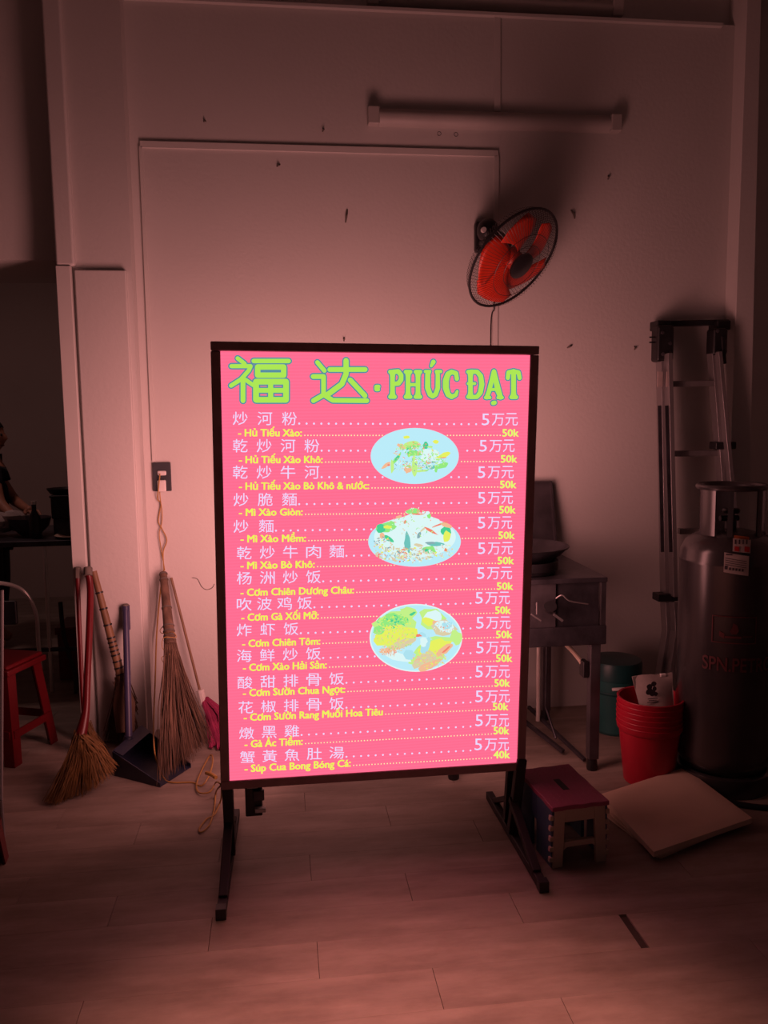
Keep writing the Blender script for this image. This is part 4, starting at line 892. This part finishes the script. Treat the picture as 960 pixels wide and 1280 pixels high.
t = put('white_bundle', 'pale crumpled cloth heap on the work table by the person', 'cloth', (-1.52, 4.9, .845))
m = M(); 
for k in range(7): m.ball((-1.52+.05*random.uniform(-1, 1), 4.88+.04*random.uniform(-1, 1), .90+.05*random.random()), (.055, .05, .045), 10)
m.build('cloth', PAPERW, t)
t = put('serving_plate', 'pale flat plate at the near edge of the work table', 'plate', (-1.12, 4.70, .846))
M().lathe([(.0001, 0), (.06, 0), (.095, .014), (.093, .017), (.058, .004), (.0001, .004)], (-1.13, 4.725, .846), 28).build('dish', CARD, t)
t = put('glass_bottle', 'dark bottle with a bright cap on the work table', 'bottle', (-1.33, 4.74, .845))
M().lathe([(.0001, 0), (.03, 0), (.032, .01), (.032, .11), (.012, .15), (.012, .19), (.0001, .19)], (-1.33, 4.74, .846), 16).build('body', BLACKP, t); M().lathe([(.0001, .02), (.014, .018), (.014, 0)], (-1.33, 4.74, 1.03), 12).build('cap', CHROME, t)
t = put('red_crate', 'dark red plastic crate under the work table', 'crate', (-1.12, 4.98, 0))
M().box((-1.28, 4.86, .002), (-1.0, 5.12, .30)).build('body', REDP, t, bevel=.006); M().box((-1.29, 4.85, .27), (-.99, 5.13, .31)).build('rim', REDP, t, bevel=.004)

# ------------------------------------------------------------------ the person at the table
pe = thing('person', 'person in a black t-shirt leaning over the work table, cut by the left edge', 'person', (-1.83, 5.62, 0))
def skin(name, verts, edges, radii, mt, parent, root=0, sub=2):
    me = bpy.data.meshes.new(name); inv = WM[pe.name].inverted(); me.from_pydata([tuple(inv @ Vector(v)) for v in verts], edges, []); me.materials.append(mt)
    o = bpy.data.objects.new(name, me); COL.objects.link(o); o.parent = parent
    sk = o.modifiers.new('skin', 'SKIN'); sk.use_smooth_shade = True
    for i, r in enumerate(radii):
        r = r if isinstance(r, tuple) else (r, r); me.skin_vertices[0].data[i].radius = r; me.skin_vertices[0].data[i].use_root = (i == root)
    s2 = o.modifiers.new('sub', 'SUBSURF'); s2.levels = sub; s2.render_levels = sub
    return o
V = [(-1.88, 5.66, .80), (-1.87, 5.65, .98), (-1.86, 5.62, 1.14), (-1.85, 5.60, 1.20), (-1.83, 5.59, 1.27), (-1.812, 5.583, 1.34),   # pelvis..neck
     (-1.79, 5.50, 1.17), (-1.72, 5.40, .98), (-1.60, 5.28, .90), (-1.55, 5.24, .88),                                           # near arm (left in view): shoulder elbow wrist hand
     (-1.87, 5.76, 1.17), (-1.74, 5.74, .97), (-1.60, 5.52, .93), (-1.55, 5.46, .92),
     (-1.86, 5.57, .76), (-1.84, 5.56, .44), (-1.88, 5.57, .08), (-1.79, 5.56, .03),
     (-1.88, 5.76, .76), (-1.86, 5.77, .44), (-1.90, 5.77, .08), (-1.81, 5.77, .03)]
E_ = [(0,1),(1,2),(2,3),(3,4),(4,5),(3,6),(6,7),(7,8),(8,9),(3,10),(10,11),(11,12),(12,13),(0,14),(14,15),(15,16),(16,17),(0,18),(18,19),(19,20),(20,21)]
Rd = [(.12,.13), (.12,.12), (.13,.13), (.10,.10), .055, .052, .055, .040, .027, .026, .055, .040, .027, .026, .085, .055, .04, .035, .085, .055, .04, .035]
skin('body', V, E_, Rd, SKIN, pe)
skin('t_shirt', [(-1.88, 5.66, .82), (-1.87, 5.65, .98), (-1.86, 5.62, 1.13), (-1.848, 5.60, 1.205), (-1.788, 5.495, 1.175), (-1.752, 5.45, 1.06), (-1.87, 5.765, 1.175), (-1.80, 5.755, 1.06)],
     [(0,1),(1,2),(2,3),(3,4),(4,5),(3,6),(6,7)], [(.14,.15), (.135,.14), (.15,.15), (.10,.10), .068, .056, .068, .056], SHIRT, pe)
skin('trousers', [(-1.88, 5.66, .84), (-1.86, 5.57, .76), (-1.84, 5.56, .44), (-1.88, 5.57, .12), (-1.88, 5.76, .76), (-1.86, 5.77, .44), (-1.90, 5.77, .12)], [(0,1),(1,2),(2,3),(0,4),(4,5),(5,6)], [(.14,.14), .10, .07, .06, .10, .07, .06], TROUS, pe)
hc = Vector((-1.805, 5.58, 1.385))
def head():
    m = M(); vs = []; n, k_ = 20, 24
    for i in range(n+1):
        ph = math.pi*i/n
        for k in range(k_):
            t = 2*math.pi*k/k_; x, y, z = math.sin(ph)*math.cos(t), math.sin(ph)*math.sin(t), math.cos(ph)   # +x is the face
            rx, ry, rz = .090, .072, .112
            if z < 0: ry *= 1-.28*z*z; rx *= 1-.10*z*z
            px, py, pz = x*rx, y*ry, z*rz
            if x > .6:
                nose = math.exp(-((y)/.14)**2-((z+.12)/.18)**2); px += .020*nose
                px += .007*math.exp(-(y/.3)**2-((z+.52)/.08)**2)+.006*math.exp(-(y/.25)**2-((z+.85)/.12)**2)
                px -= .007*(math.exp(-((abs(y)-.38)/.18)**2-((z-.08)/.12)**2))
            vs.append((hc.x+px, hc.y+py, hc.z+pz))
    m.add(vs, [(i*k_+k, (i+1)*k_+k, (i+1)*k_+(k+1) % k_, i*k_+(k+1) % k_) for i in range(n) for k in range(k_)])
    for s_ in (-1, 1): m.ball((hc.x-.005, hc.y+s_*.072, hc.z-.01), (.018, .008, .028), 10)
    m.build('head', SKIN, pe, smooth=60)
    h = M(); vs = []
    for i in range(9):
        ph = math.pi*.56*i/8
        for k in range(24):
            t = 2*math.pi*k/24; front = max(0, math.cos(t)); f = 1.09; ph2 = ph*(1-.38*front)
            vs.append((hc.x-.006+.092*f*math.sin(ph2)*math.cos(t), hc.y+.074*f*math.sin(ph2)*math.sin(t), hc.z+.004+.114*1.05*math.cos(ph2)))
    h.add(vs, [(i*24+k, (i+1)*24+k, (i+1)*24+(k+1) % 24, i*24+(k+1) % 24) for i in range(8) for k in range(24)])
    o = h.build('hair', HAIR, pe, smooth=60); so_ = o.modifiers.new('thick', 'SOLIDIFY'); so_.thickness = .012
    for s_ in (-1, 1): M().ball((hc.x+.078, hc.y+s_*.028, hc.z+.010), .0095, 10).build('eye', [BLACKP], pe)
    M().tube([(hc.x+.072, hc.y-.02, hc.z-.060), (hc.x+.082, hc.y, hc.z-.058), (hc.x+.072, hc.y+.02, hc.z-.060)], .004, 6).build('lips', REDP, pe)
head()
for wx, (w0, w1) in enumerate((((-1.60, 5.28, .90), (-1.55, 5.24, .88)), ((-1.60, 5.52, .93), (-1.55, 5.46, .92)))):
    w0, w1 = Vector(w0), Vector(w1); d = (w1-w0).normalized(); sd = d.cross(Vector((0, 0, 1))).normalized()
    for k, (off, ln) in enumerate(((-.026, .060), (-.009, .072), (.009, .070), (.026, .056))):
        a = w1+d*.02+sd*off; m = M(); m.tube([a, a+d*ln*.45+Vector((0, 0, .004)), a+d*ln*.75+Vector((0, 0, -.008)), a+d*ln+Vector((0, 0, -.022))], [.0095, .009, .0085, .006], 8); m.build('finger', SKIN, pe)
    sgn = 1 if wx == 0 else -1
    M().tube([w1-d*.01+sd*.026*-sgn, w1+d*.02+sd*.048*-sgn, w1+d*.045+sd*.052*-sgn+Vector((0, 0, -.008))], [.012, .010, .008], 8).build('thumb', SKIN, pe)
